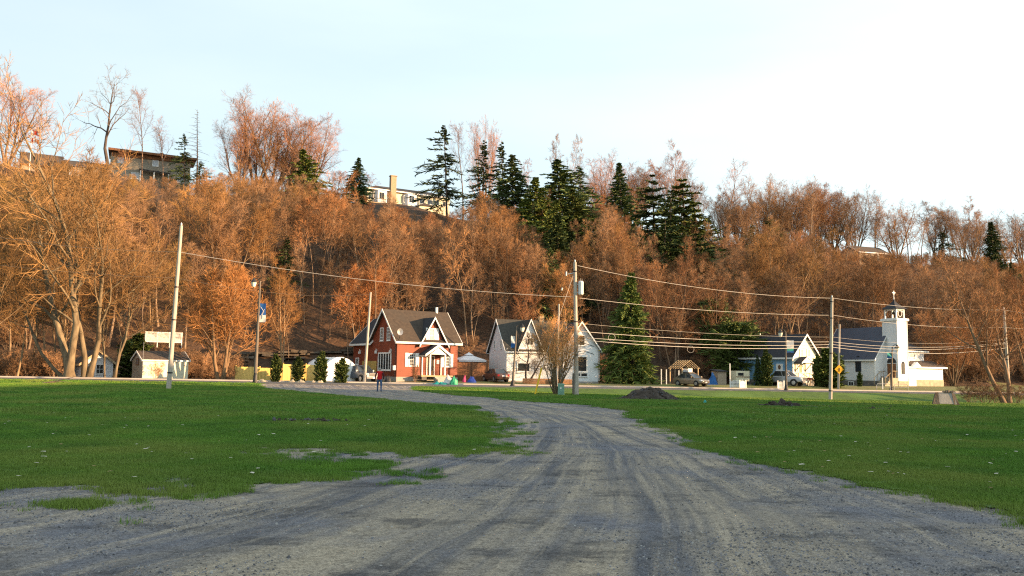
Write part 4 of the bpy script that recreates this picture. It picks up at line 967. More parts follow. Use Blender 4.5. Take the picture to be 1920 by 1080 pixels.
def gable_roof(root, x0, x1, y0, y1, ze, zr, axis='x', t=.14, over=.3, mat='asphalt_shingle', fascia='white_trim', xr=None, name='roof'):
    """two thick slopes; ridge along `axis`; fascia boards along rakes and eaves"""
    f = mb(mat); w_ = mb(fascia)
    if axis == 'x':
        ym = (y0 + y1) / 2; sl = (zr - ze) / (ym - y0); a, b = x0 - over, x1 + over; e0, e1 = y0 - over, y1 + over; zo = ze - over * sl
        q1 = [(a, e0, zo), (b, e0, zo), (b, ym, zr), (a, ym, zr)]; q2 = [(b, e1, zo), (a, e1, zo), (a, ym, zr), (b, ym, zr)]
        f.slab(q1, t); f.slab(q2, t)
        for xx, s in ((a, -1), (b, 1)):
            for e in (e0, e1):
                w_.hexa([(xx, e, zo - t - .1), (xx + s * .05, e, zo - t - .1), (xx + s * .05, ym, zr - t - .1), (xx, ym, zr - t - .1), (xx, e, zo + .015), (xx + s * .05, e, zo + .015), (xx + s * .05, ym, zr + .015), (xx, ym, zr + .015)])
        for e, s in ((e0, -1), (e1, 1)): w_.box(a, b, min(e, e + s * .05), max(e, e + s * .05), zo - t - .08, zo - .01)
    else:
        xm = (x0 + x1) / 2 if xr is None else xr; sl = (zr - ze) / (xm - x0); a, b = y0 - over, y1 + over; e0, e1 = x0 - over, x1 + over; zo = ze - over * sl
        f.slab([(e0, b, zo), (e0, a, zo), (xm, a, zr), (xm, b, zr)], t); f.slab([(e1, a, zo), (e1, b, zo), (xm, b, zr), (xm, a, zr)], t)
        for yy, s in ((a, -1), (b, 1)):
            for e in (e0, e1):
                w_.hexa([(e, yy, zo - t - .1), (e, yy + s * .05, zo - t - .1), (xm, yy + s * .05, zr - t - .1), (xm, yy, zr - t - .1), (e, yy, zo + .015), (e, yy + s * .05, zo + .015), (xm, yy + s * .05, zr + .015), (xm, yy, zr + .015)])
        for e, s in ((e0, -1), (e1, 1)): w_.box(min(e, e + s * .05), max(e, e + s * .05), a, b, zo - t - .08, zo - .01)
    o = f.build(name, root); w_.build('fascia', o)
    return o
def shell(root, x0, x1, y0, y1, ze, zr, axis, mat, zb=0.0, name='wall'):
    """solid walls with gable tops"""
    m = mb(mat)
    if axis == 'x':
        ym = (y0 + y1) / 2; m.prism([(y0, zb), (y1, zb), (y1, ze), (ym, zr), (y0, ze)], 'x', x0, x1)
    elif axis == 'y':
        xm = (x0 + x1) / 2; m.prism([(x0, zb), (x1, zb), (x1, ze), (xm, zr), (x0, ze)], 'y', y0, y1)
    else: m.box(x0, x1, y0, y1, zb, ze)
    return m.build(name, root)
def shutter(root, T, u0, u1, z0, z1, mat='white_trim'):
    s = mb(mat); wbox(s, T, u0, u1, .0, .05, z0, z1)
    k = 9
    for i in range(k): wbox(s, T, u0 + .04, u1 - .04, .05, .065, z0 + .05 + (z1 - z0 - .1) * i / k, z0 + .05 + (z1 - z0 - .1) * (i + .6) / k)
    return s.build('shutter', root)

# ---- red house
x, y, z = gpt(743, 93); z = zat(x, y, 710.5)
red = thing('red_house', 'red clapboard house with brown shingle roof, pointed gables and white trim', 'house', (x, y, z - .05), R(35))
mb('concrete').box(-.03, 7.73, -.03, 6.23, -1.2, .28).build('foundation', red)
mb('concrete').box(-.03, 5.5, 6.25, 11.2, -1.2, .28).build('foundation', red)
shell(red, 0, 7.7, 0, 6.2, 4.4, 7.7, 'x', 'red_siding', .28)
shell(red, .003, 5.5, 6.2, 11.2, 4.3, 7.0, 'y', 'red_siding', .28)
gable_roof(red, 0, 7.7, 0, 6.2, 4.52, 7.82, 'x', over=.38, mat='asphalt_shingle')
gable_roof(red, 0, 5.5, 6.4, 11.2, 4.42, 7.2, 'y', over=.38, mat='dark_shingle')
# wall dormer
dm = mb('red_siding'); dm.prism([(3.0, 4.1), (5.9, 4.1), (4.45, 6.75)], 'y', -.03, 2.3); dm.build('dormer_wall', red)
dr = mb('dark_shingle'); yb_ = 2.4
for e, xm in ((2.55, 4.45), (6.35, 4.45)):
    q = [(e, -.38, 3.7), (e, .05, 3.7), (xm, yb_, 6.95), (xm, -.38, 6.95)]
    dr.slab(q if e > xm else q[::-1], .12)
dro = dr.build('dormer_roof', red)
df = mb('white_trim')
for e in (2.55, 6.35): df.hexa([(e, -.38, 3.5), (e, -.44, 3.5), (4.45, -.44, 6.74), (4.45, -.38, 6.74), (e, -.38, 3.76), (e, -.44, 3.76), (4.45, -.44, 7.0), (4.45, -.38, 7.0)])
df.build('fascia', dro)
Tf = wall_T('front'); Tfd = wall_T('front', -.03); Tl = wall_T('left')
window(red, Tfd, 3.85, 4.55, 4.05, 5.7, 2, 4, glass='curtain_glass'); shutter(red, Tfd, 3.5, 3.82, 4.0, 5.75); shutter(red, Tfd, 4.6, 5.15, 4.0, 5.75)
window(red, Tf, 1.45, 2.25, 1.45, 2.85, 3, 4); shutter(red, Tf, 1.0, 1.4, 1.4, 2.9); shutter(red, Tf, 2.3, 2.72, 1.4, 2.9)
window(red, Tf, 5.95, 6.65, 1.45, 2.85, 3, 4); shutter(red, Tf, 5.55, 5.9, 1.4, 2.9); shutter(red, Tf, 6.7, 7.1, 1.4, 2.9)
window(red, Tl, 1.3, 4.5, .95, 2.95, 5, 1, fw_=.14, mun=.12, label='wide five-pane picture window on the shaded side wall')
window(red, Tl, 1.65, 2.45, 4.25, 5.75, 2, 4); window(red, Tl, 3.35, 4.15, 4.25, 5.75, 2, 4)
window(red, Tl, 9.6, 10.4, 1.6, 2.4, 2, 1)
for u in (1.35, 4.9, 9.2):
    lm = mb('white_trim'); wbox(lm, Tl, u - .05, u + .05, 0, .06, 3.05, 3.3); wbox(lm, Tl, u - .09, u + .09, .05, .26, 2.85, 3.15); lm.tube([Tl(u, .15, 3.15), Tl(u, .15, 3.4)], .03, 6); lm.build('wall_lamp', red)
# porch
pr = mb('dark_shingle')
pr.slab([(2.65, -1.55, 2.75), (4.3, -1.55, 3.85), (4.3, .02, 3.85), (2.65, .02, 2.75)], .1); pr.slab([(4.3, -1.55, 3.85), (5.95, -1.55, 2.75), (5.95, .02, 2.75), (4.3, .02, 3.85)], .1)
pro = pr.build('porch_roof', red)
pf = mb('white_trim')
for e in (2.65, 5.95): pf.hexa([(e, -1.55, 2.52), (e, -1.62, 2.52), (4.3, -1.62, 3.6), (4.3, -1.55, 3.6), (e, -1.55, 2.78), (e, -1.62, 2.78), (4.3, -1.62, 3.88), (4.3, -1.55, 3.88)])
pf.prism([(3.3, 2.78), (5.3, 2.78), (4.3, 3.5)], 'y', -1.52, -1.46); pf.box(2.7, 2.8, -1.5, 0, 2.55, 2.7); pf.box(5.8, 5.9, -1.5, 0, 2.55, 2.7)
pf.build('fascia', pro)
for u in (3.35, 5.25):
    mb('white_trim').box(u - .08, u + .08, -1.45, -1.29, .5, 2.85).build('porch_post', red)
for u in (3.1, 5.5): mb('white_trim').box(u - .06, u + .06, -.13, -.01, .5, 2.7).build('porch_post', red)
st = mb('plain_wood'); st.box(2.2, 6.2, -1.6, -.04, .34, .48); st.build('porch_deck', red)
for i in range(3): mb('concrete').box(3.7, 5.2, -1.65 - .3 * (i + 1), -1.63 - .3 * i, -.3, .33 - .13 * i).build('step', red)
d = mb('white_trim'); wbox(d, Tf, 3.65, 3.75, 0, .08, .48, 2.65); wbox(d, Tf, 4.6, 4.7, 0, .08, .48, 2.65); wbox(d, Tf, 3.75, 4.6, 0, .079, 2.55, 2.65)
do = d.build('door_frame', red); p = mb('brown_wood'); wbox(p, Tf, 3.75, 4.6, .0, .03, .48, 2.55); p.build('door', do); p = mb('glass'); wbox(p, Tf, 3.87, 4.48, .033, .04, 1.0, 2.4); p.build('door_glass', do)
p = mb('black_metal'); p.box(2.3, 2.9, -1.5, -1.0, .0, .33); p.build('crate', red)
p = mb('white_trim'); wbox(p, Tf, 4.95, 5.25, .0, .08, 1.75, 2.2); p.build('mailbox', red)
for yy, xx in ((3.1, 6.6),):
    v = mb('white_trim'); v.tube([(xx, yy, 7.6), (xx, yy, 8.35)], .17, 10); v.build('roof_vent', red)
ds = mb('black_metal'); ds.tube([(.05, -.1, 4.1), (.1, -.35, 4.6), (.1, -.3, 4.9)], .035, 6); ds.build('dish_arm', red)
ds = mb('steel'); n_ = 14
ds.add([(.1, -.36, 5.15)] + [(.1 + .33 * math.cos(a) * .95, -.42 - .08 * math.cos(a), 5.15 + .38 * math.sin(a)) for a in np.linspace(0, 6.283, n_ + 1)[:-1]], [(0, i + 1, (i + 1) % n_ + 1) for i in range(n_)]); ds.build('satellite_dish', red)
p = mb('dark_wire'); p.tube([(-.08, .25, .4), (-.08, .25, 4.2)], .035, 6); p.build('downpipe', red)
p = mb('galvanised'); p.box(-.32, -.02, .1, .4, 1.0, 1.5); p.build('meter_box', red)
p = mb('fence_wood'); wbox(p, Tl, 4.9, 8.6, .01, .05, .3, 2.0); p.build('plywood_panel', red)
p = mb('asphalt_shingle'); p.box(1.4, 1.9, -.5, -.1, 0, .1)
# lean-to behind
x2, y2, z2 = gpt(630, 105)
lt = thing('lean_to_shed', 'low dark-roofed lean-to at the left rear of the red house', 'shed', (x2, y2, z2), R(35))
shell(lt, 0, 4, 0, 3, 2.2, 2.2, 'box', 'red_siding', -.6)
mb('dark_shingle').slab([(-.4, -.5, 2.2), (4.2, -.5, 2.2), (4.2, 3.2, 2.9), (-.4, 3.2, 2.9)], .15).build('roof', lt)
for u in (0.2, 2.0): mb('white_trim').box(u, u + .1, -.45, -.35, -.4, 2.1).build('post', lt)

# ---- white house
x, y, z = gpt(950, 99)
wh = thing('white_house', 'white clapboard house with three pointed gables and dark grey-brown roof', 'house', (x, y, z - .05), R(19))
mb('concrete').box(-.03, 11.33, -.53, 6.93, -1.2, .2).build('foundation', wh)
shell(wh, 0, 7.7, 0, 6.8, 3.8, 7.4, 'x', 'white_siding', .2)
gable_roof(wh, 0, 8.2, 0, 6.8, 3.9, 7.5, 'x', over=.3, mat='green_shingle', t=.12)
shell(wh, 6.8, 11.3, -.5, 6.9, 4.2, 7.2, 'y', 'white_siding', .2)
gable_roof(wh, 6.8, 11.3, -.5, 6.9, 4.3, 7.3, 'y', over=.35, mat='dark_shingle', t=.12)
dm = mb('white_siding'); dm.prism([(1.5, 3.7), (4.1, 3.7), (4.1, 4.2), (2.8, 7.2), (1.5, 4.2)], 'y', -.05, 3.0); dm.build('dormer_wall', wh)
dr = mb('green_shingle')
for e, xm in ((1.2, 2.8), (4.4, 2.8)):
    q = [(e, -.35, 3.7), (e, .3, 3.7), (xm, 3.2, 7.38), (xm, -.35, 7.38)]; dr.slab(q if e > xm else q[::-1], .1)
dro = dr.build('dormer_roof', wh); df = mb('white_trim')
for e in (1.2, 4.4): df.hexa([(e, -.35, 3.5), (e, -.41, 3.5), (2.8, -.41, 7.2), (2.8, -.35, 7.2), (e, -.35, 3.74), (e, -.41, 3.74), (2.8, -.41, 7.42), (2.8, -.35, 7.42)])
df.build('fascia', dro)
Tw = wall_T('front'); Twd = wall_T('front', -.05); Twr = wall_T('front', -.5); Twl = wall_T('left')
window(wh, Twd, 2.35, 3.2, 4.3, 5.2, 2, 1); window(wh, Tw, 1.2, 2.9, 1.2, 2.35, 1, 1, fw_=.14)
window(wh, Twl, 1.9, 2.4, 3.9, 5.0, 1, 2); window(wh, Twl, 4.4, 4.9, 3.9, 5.0, 1, 2)
window(wh, Twr, 8.75, 9.6, 4.4, 5.7, 1, 2, fw_=.1); window(wh, Twr, 8.15, 9.9, 1.3, 3.2, 1, 1, fw_=.12)
window(wh, Twr, 8.15, 9.0, .75, 1.2, 1, 1, fw_=.05); window(wh, Twr, 9.05, 9.9, .75, 1.2, 1, 1, fw_=.05)
d = mb('white_trim'); wbox(d, Tw, 5.6, 5.7, 0, .08, .3, 2.75); wbox(d, Tw, 6.55, 6.65, 0, .08, .3, 2.75); wbox(d, Tw, 5.7, 6.55, 0, .078, 2.65, 2.75)
do = d.build('door_frame', wh); p = mb('glass'); wbox(p, Tw, 5.7, 6.55, .005, .03, .3, 2.65); p.build('door_glass', do)
p = mb('black_metal'); wbox(p, Twr, 7.1, 7.35, 0, .2, 1.6, 1.75); wbox(p, Twr, 7.05, 7.25, 0, .2, 2.6, 2.8); p.build('wall_lamp', wh)
p = mb('white_trim'); p.tube([(-.06, -.08, .3), (-.06, -.08, 3.9)], .05, 6); p.build('downpipe', wh)
p = mb('white_trim'); p.tube([(11.38, -.6, .3), (11.38, -.6, 4.1)], .05, 6); p.build('downpipe', wh)
mb('deck_wood').box(5.2, 6.7, -1.3, -.56, .02, .17).build('step', wh)
mb('chimney_stone').box(5.2, 5.8, 3.2, 3.8, 7.0, 8.0).build('chimney', wh)
for nm_, px, Y, wd, lb in (('planter_wall', 980, 96.2, 3.4, 'low reddish timber retaining wall in front of the left part of the white house'), ('planter_wall', 1034, 96.6, 2.4, 'low reddish timber retaining wall in front of the right wing of the white house')):
    xx, yy, zz = gpt(px, Y); o = thing(nm_, lb, 'retaining wall', (xx, yy, zz), R(12), 'timber retaining walls before the white house')
    for i in range(3): 
        n_ = 2 if i % 2 else 1
        for j in range(n_): mb('deck_wood').box(wd * j / n_ + .01, wd * (j + 1) / n_ - .01, -.03 * i, .2 - .03 * i, .2 * i - .02 * (i > 0) + (-.2 if i == 0 else 0), .2 * i + .17).build('timber', o)

# ---- blue house
x, y, z = gpt(1486, 109)
bl = thing('blue_house', 'small house with blue side wall, cream front gable and hooded door', 'house', (x, y, z - .05), R(36))
mb('grey_stone').box(-.02, 5.42, -.02, 10, -1.2, .75).build('foundation', bl)
shell(bl, 0, 5.4, 0, 10, 3.9, 6.6, 'y', 'blue_siding', .75)
fs = mb('cream_siding'); fs.prism([(.0, .75), (5.4, .75), (5.4, 3.9), (2.7, 6.6), (0, 3.9)], 'y', -.06, -.003); fs.build('front_wall', bl)
gable_roof(bl, 0, 5.4, 0, 10, 4.0, 6.7, 'y', over=.4, mat='dark_shingle')
Tb = wall_T('front', -.06); Tbl = wall_T('left')
p = mb('white_trim'); wbox(p, Tb, 0, .14, 0, .03, .75, 3.9); wbox(p, Tb, 5.26, 5.4, 0, .03, .75, 3.9); p.build('corner_board', bl)
window(bl, Tb, 1.5, 2.15, 3.7, 4.75, 2, 2, glass='curtain_glass'); window(bl, Tb, 3.0, 3.65, 3.7, 4.75, 2, 2, glass='curtain_glass')
window(bl, Tb, 3.85, 4.65, 1.55, 3.0, 1, 1, fw_=.13)
f = mb('white_trim'); wbox(f, Tbl, 1.4, 2.4, 0, .05, 1.9, 2.8); fo = f.build('window', bl, label='small oval window in a white square panel')
p = mb('glass'); a_ = np.linspace(0, 6.283, 17)[:-1]; p.add([Tbl(1.9 + .22 * math.cos(t), .06, 2.35 + .3 * math.sin(t)) for t in a_] + [Tbl(1.9, .06, 2.35)], [(i, (i + 1) % 16, 16) for i in range(16)]); p.build('pane', fo)
h = mb('dark_shingle'); h.slab([(.3, -1.2, 2.95), (1.6, -1.2, 3.75), (1.6, -.06, 3.75), (.3, -.06, 2.95)], .08); h.slab([(1.6, -1.2, 3.75), (2.9, -1.2, 2.95), (2.9, -.06, 2.95), (1.6, -.06, 3.75)], .08)
ho = h.build('porch_hood', bl); p = mb('white_trim')
for e in (.3, 2.9): p.hexa([(e, -1.2, 2.78), (e, -1.26, 2.78), (1.6, -1.26, 3.58), (1.6, -1.2, 3.58), (e, -1.2, 2.98), (e, -1.26, 2.98), (1.6, -1.26, 3.78), (1.6, -1.2, 3.78)])
p.prism([(.55, 2.95), (2.65, 2.95), (1.6, 3.6)], 'y', -1.18, -1.14); p.build('fascia', ho)
for u in (.5, 2.6):
    p = mb('black_metal'); p.tube([(u, -.08, 1.9), (u, -1.05, 2.88)], .05, 5); p.tube([(u, -.1, 1.75), (u, -.1, 2.8)], .05, 5); p.build('bracket', ho)
d = mb('white_trim'); wbox(d, Tb, 1.1, 2.1, 0, .06, .8, 2.85); do = d.build('door', bl); p = mb('plain_wood'); wbox(p, Tb, 1.3, 1.9, .063, .07, 1.7, 2.65); p.build('door_glass', do)
for i in range(4): mb('concrete').box(1.0, 2.6, -.7 - .3 * (i + 1), -.68 - .3 * i, -.4, .72 - .17 * (i + 1)).build('step', bl)
mb('concrete').box(1.0, 2.6, -.67, -.08, -.4, .75).build('landing', bl)
for u in (1.0, 2.6):
    p = mb('plain_wood'); p.tube([(u, -.2, 1.65), (u, -.7, 1.6), (u, -1.9, .95)], .035, 5)
    for v_, zz in ((-.2, 1.65), (-.7, 1.6), (-1.3, 1.28), (-1.9, .95)): p.tube([(u, v_, zz - .95), (u, v_, zz)], .03, 5)
    p.build('handrail', bl)
mb('white_trim').tube([(2.7, 7.0, 6.5), (2.7, 7.0, 7.1)], .08, 8).build('roof_vent', bl)
xx, yy, zz = gpt(1519, 107); o = thing('newspaper_box', 'small red box on thin legs at the foot of the blue house steps', 'box', (xx, yy, zz), R(20))
mb('red_paint').box(-.3, .3, -.2, .2, .75, 1.0).build('box_body', o)
for a, b in ((-.27, -.17), (.27, -.17), (-.27, .17), (.27, .17)): mb('steel').box(a - .03, a + .03, b - .03, b + .03, -.1, .748).build('leg', o)

# ---- church
x, y, z = gpt(1641, 114)
ch = thing('church', 'white clapboard church with dark metal roof, square bell tower and cross', 'church', (x, y, z - .05), R(26))
mb('grey_stone').box(-.02, 6.02, -.02, 8.8, -1.2, .75).build('foundation', ch)
shell(ch, 0, 6, 0, 8.8, 3.9, 8.0, 'y', 'white_siding', .75)
gable_roof(ch, 0, 6, 0, 8.8, 3.95, 8.1, 'y', over=.28, mat='seam_metal', t=.12)
Tc = wall_T('front'); Tcl = wall_T('left')
def arch_window(root, T, u, w_, z0, z1, name='arched_window'):
    a = np.linspace(0, math.pi, 9); f = mb('dark_shingle')
    ring = [(u + w_ / 2 * 1.2 * math.cos(t), z1 - w_ * .6 + w_ * .9 * math.sin(t)) for t in a]; pts_ = [(u + w_ * .6, z0)] + ring + [(u - w_ * .6, z0)]
    n = len(pts_); f.add([T(a_, .0, b_) for a_, b_ in pts_] + [T(a_, .05, b_) for a_, b_ in pts_], [tuple(range(n)), tuple(range(2 * n - 1, n - 1, -1))] + [(i, (i + 1) % n, (i + 1) % n + n, i + n) for i in range(n)])
    o = f.build(name, root); g_ = mb('glass'); wbox(g_, T, u - w_ * .4, u - .03, .052, .06, z0 + .1, z1 - w_ * .3); wbox(g_, T, u + .03, u + w_ * .4, .052, .06, z0 + .1, z1 - w_ * .3); g_.build('pane', o)
for u in (2.7, 5.6, 8.0): arch_window(ch, Tcl, u, .8, 1.9, 3.85)
for u in (4.1, 6.9): window(ch, Tcl, u - .6, u + .4, -.02, .6, 2, 1)
p = mb('white_trim'); wbox(p, Tcl, 0, .16, 0, .03, .75, 3.8); wbox(p, Tc, 0, .16, 0, .03, .75, 3.8); p.build('corner_board', ch)
p = mb('white_trim'); p.box(.55, .95, -.06, -.01, 2.0, 2.2); p.build('name_plate', ch)
tw_ = mb('white_siding'); tw_.box(2.05, 3.95, -2.0, 0.3, .75, 8.75); tower = tw_.build('tower', ch)
p = mb('white_trim'); p.box(1.85, 4.15, -2.2, .5, 8.75, 9.05); p.box(2.05, 3.95, -2.0, .3, 9.053, 9.1)
for a, b in ((2.05, -2.0), (3.95, -2.0), (2.05, .3)): p.box(a - .04, a + .04, b - .04, b + .04, .8, 8.74)
p.build('cornice', tower)
mb('stone_base').box(2.0, 4.0, -2.05, .28, -1.2, .72).build('tower_base', ch)
bz = 9.1; be = ch
for a, b in ((2.3, -1.75), (3.7, -1.75), (2.3, .05), (3.7, .05)): mb('white_trim').box(a - .08, a + .08, b - .08, b + .08, bz, bz + 1.15).build('belfry_post', ch)
p = mb('white_trim')
for z_ in (bz + .02,): p.box(2.22, 3.78, -1.83, .13, bz + 1.15, bz + 1.27)
for (a0, a1, b0, b1) in ((2.3, 3.7, -1.75, -1.75), (2.3, 2.3, -1.75, .05), (3.7, 3.7, -1.75, .05)):
    A = np.array([a0, b0]); B_ = np.array([a1, b1]); mid = (A + B_) / 2
    for s_, e_ in ((A, mid), (B_, mid)): p.tube([(s_[0], s_[1], bz + .62), (e_[0] * .6 + s_[0] * .4, e_[1] * .6 + s_[1] * .4, bz + 1.15)], .045, 5)
    ctr = mid; u_ = (B_ - A) / np.linalg.norm(B_ - A)
    cr = [(ctr[0] + u_[0] * .34 * math.cos(t), ctr[1] + u_[1] * .34 * math.cos(t), bz + .62 + .4 * math.sin(t)) for t in np.linspace(0, 6.283, 17)]
    if b0 == b1: p.tube(cr, .035, 5)
p.build('belfry_frame', ch)
bell = mb('black_metal'); bell.tube([(3, -.85, bz + 1.14), (3, -.85, bz + 1.0), (3, -.85, bz + .9), (3, -.85, bz + .65), (3, -.85, bz + .55)], [.04, .16, .22, .3, .38], 12); bell.build('bell', ch)
sp = mb('dark_shingle'); xm, ym = 3.0, -.85
prof = [(1.15, bz + 1.26), (.72, bz + 1.6), (.4, bz + 1.9), (.14, bz + 2.3), (.05, bz + 2.65)]
for (r0_, z0_), (r1_, z1_) in zip(prof[:-1], prof[1:]):
    sp.add([(xm + sx_ * r0_, ym + sy_ * r0_ * 1.1, z0_) for sx_, sy_ in ((-1, -1), (1, -1), (1, 1), (-1, 1))] + [(xm + sx_ * r1_, ym + sy_ * r1_ * 1.1, z1_) for sx_, sy_ in ((-1, -1), (1, -1), (1, 1), (-1, 1))],
           [(0, 1, 5, 4), (1, 2, 6, 5), (2, 3, 7, 6), (3, 0, 4, 7)])
sp.build('spire', ch)
p = mb('white_trim'); p.tube([(xm, ym, bz + 2.4), (xm, ym, bz + 3.2)], [.09, .04], 8); p.box(xm - .05, xm + .05, ym - .05, ym + .05, bz + 3.2, bz + 3.75); p.box(xm - .27, xm + .27, ym - .045, ym + .045, bz + 3.42, bz + 3.54); p.build('cross', ch)
# entry on the tower's left face, under a dark fan arch
Tt = wall_T('left', 2.05)
d = mb('brown_wood'); wbox(d, Tt, -1.75, -.3, .0, .04, 1.2, 3.05); do = d.build('door', ch)
p = mb('white_trim'); wbox(p, Tt, -1.87, -1.75, 0, .07, 1.2, 3.1); wbox(p, Tt, -.3, -.18, 0, .07, 1.2, 3.1); wbox(p, Tt, -1.75, -.3, 0, .068, 3.052, 3.12); wbox(p, Tt, -1.05, -1.0, .042, .06, 1.2, 3.05); p.build('door_frame', do)
a = np.linspace(0, math.pi, 11); p = mb('black_metal'); pts_ = [(-1.02 + .72 * math.cos(t), 3.14 + .7 * math.sin(t)) for t in a]; n = len(pts_)
p.add([Tt(a_, .0, b_) for a_, b_ in pts_] + [Tt(a_, .05, b_) for a_, b_ in pts_], [tuple(range(n)), tuple(range(2 * n - 1, n - 1, -1))] + [(i, (i + 1) % n, (i + 1) % n + n, i + n) for i in range(n)]); p.build('fan_arch', ch)
Ttf = wall_T('front', -2.0); arch_window(ch, Ttf, 3.0, .5, 1.7, 3.2)
mb('stone_base').box(.95, 2.0, -2.0, -.1, -1.2, 1.15).build('landing', ch)
for i in range(4): mb('stone_base').box(.62 - .3 * i, .93 - .3 * i, -1.8, -.3, -1.2, .93 - .22 * i).build('step', ch)
for v_ in (-1.95, -.15):
    p = mb('plain_wood'); p.tube([(1.95, v_, 2.05), (1.0, v_, 2.05), (-.3, v_, 1.15)], .035, 5)
    for u, zt in ((1.0, 2.05), (1.5, 2.05), (.35, 1.6), (-.3, 1.15)): p.tube([(u, v_, zt - .95), (u, v_, zt)], .03, 5)
    p.build('handrail', ch)
# annex
mb('stone_base').box(3.98, 12.75, -.55, 6, -1.2, .95).build('annex_base', ch)
mb('white_siding').box(4.0, 12.7, -.5, 6, .95, 2.75).build('annex_wall', ch)
mb('brown_shingle').slab([(3.98, -.9, 2.72), (13.1, -.9, 2.72), (13.1, 1.4, 3.6), (3.98, 1.4, 3.6)], .12).build('annex_roof', ch)
p = mb('white_trim'); p.box(3.98, 13.1, -.96, -.9, 2.5, 2.71); p.prism([(6.2, 2.75), (7.8, 2.75), (7.0, 3.35)], 'y', -.98, -.5); p.build('annex_fascia', ch)
mb('white_siding').box(4.0, 11.3, 1.35, 7, 3.0, 4.95).build('annex_upper_wall', ch)
mb('dark_shingle').slab([(3.98, 1.0, 4.95), (11.9, 1.0, 4.95), (9.6, 4.2, 6.7), (3.98, 4.2, 6.7)], .12).build('annex_upper_roof', ch)
mb('white_trim').box(3.98, 11.9, .94, 1.0, 4.76, 4.94).build('annex_upper_fascia', ch)
mb('white_trim').box(5.6, 7.0, -.75, -.52, -.6, 2.49).build('entry_pier', ch)
Ta = wall_T('front', -.5); window(ch, wall_T('front', 1.35), 8.3, 9.5, 3.95, 4.55, 2, 1, glass='curtain_glass')

# ---- small white cottage and tan shed on the left
x, y, z = gpt(152, 89)
ct = thing('white_cottage', 'tiny white cottage half hidden behind the pale tree trunks', 'cottage', (x, y, z - .05), R(38))
shell(ct, 0, 3.0, 0, 4, 2.2, 3.3, 'y', 'white_siding', -.6); gable_roof(ct, 0, 3.0, 0, 4, 2.3, 3.5, 'y', over=.35, mat='brown_shingle', fascia='plain_wood')
window(ct, wall_T('front'), 1.3, 2.1, .95, 2.0, 2, 2)
x, y, z = gpt(266, 87.5)
sh = thing('tan_shed', 'tan vertical-board shed with brown shingle roof beside the leaning wood pole', 'shed', (x, y, z - .05), R(40))
# front (sunlit) wall faces -y', the shaded gable end faces -x'
shell(sh, 0, 4.6, 0, 3.5, 2.25, 3.1, 'x', 'tan_board', -.6)
fw2 = mb('cream_siding'); fw2.box(.0, 4.6, -.05, -.003, -.6, 2.2); fw2.build('front_wall', sh)
gable_roof(sh, 0, 4.6, 0, 3.5, 2.3, 3.15, 'x', over=.15, mat='brown_shingle', t=.08)
window(sh, wall_T('left'), 1.3, 2.1, 1.7, 2.35, 2, 1, frame='brown_wood', glass='curtain_glass')
mb('steel').tube([(-.1, -.3, -.4), (-.1, -.3, 4.0)], .025, 6).build('pipe', sh)

# lattice screen on the bank
p0 = at(272, 641, 99); p1 = at(341, 643, 101)
o = thing('lattice_screen', 'white lattice screen panels on the bank above the tan shed', 'lattice screen', tuple(p0), math.atan2(p1[1] - p0[1], p1[0] - p0[0]))
Lw = float(np.hypot(*(p1 - p0)[:2])); o.rotation_euler = (0, -math.atan2(p1[2] - p0[2], Lw), o.rotation_euler[2])
for k in range(3):
    a0 = Lw * k / 3; w3 = Lw / 3 - .04; f = mb('white_trim'); f.box(a0, a0 + w3, -.03, .03, 0, .06); f.box(a0, a0 + w3, -.03, .03, 1.14, 1.2); f.box(a0, a0 + .05, -.03, .03, .06, 1.14); f.box(a0 + w3 - .05, a0 + w3, -.03, .03, .06, 1.14)
    for i in range(-8, 12):
        for s_, yy_ in ((1, -.014), (-1, .014)):
            u0 = a0 + i * .14; pA = np.array([u0, 0.06]); pB = np.array([u0 + s_ * 1.08, 1.14])
            t0_, t1_ = 0, 1
            if s_ > 0: t0_ = max(0, (a0 - u0) / 1.08); t1_ = min(1, (a0 + w3 - u0) / 1.08)
            else: t0_ = max(0, (u0 - a0 - w3) / 1.08); t1_ = min(1, (u0 - a0) / 1.08)
            if t1_ - t0_ < .05: continue
            q0 = pA + (pB - pA) * t0_; q1 = pA + (pB - pA) * t1_
            f.hexa([(q0[0] - .03, yy_ - .006, q0[1]), (q0[0] + .03, yy_ - .006, q0[1]), (q0[0] + .03, yy_ + .006, q0[1]), (q0[0] - .03, yy_ + .006, q0[1]),
                    (q1[0] - .03, yy_ - .006, q1[1]), (q1[0] + .03, yy_ - .006, q1[1]), (q1[0] + .03, yy_ + .006, q1[1]), (q1[0] - .03, yy_ + .006, q1[1])])
    f.build('lattice_panel', o)
for k in range(4): mb('white_trim').box(Lw * k / 3 - .05, Lw * k / 3 + .03, .035, .11, -.6, 1.22).build('post', o)

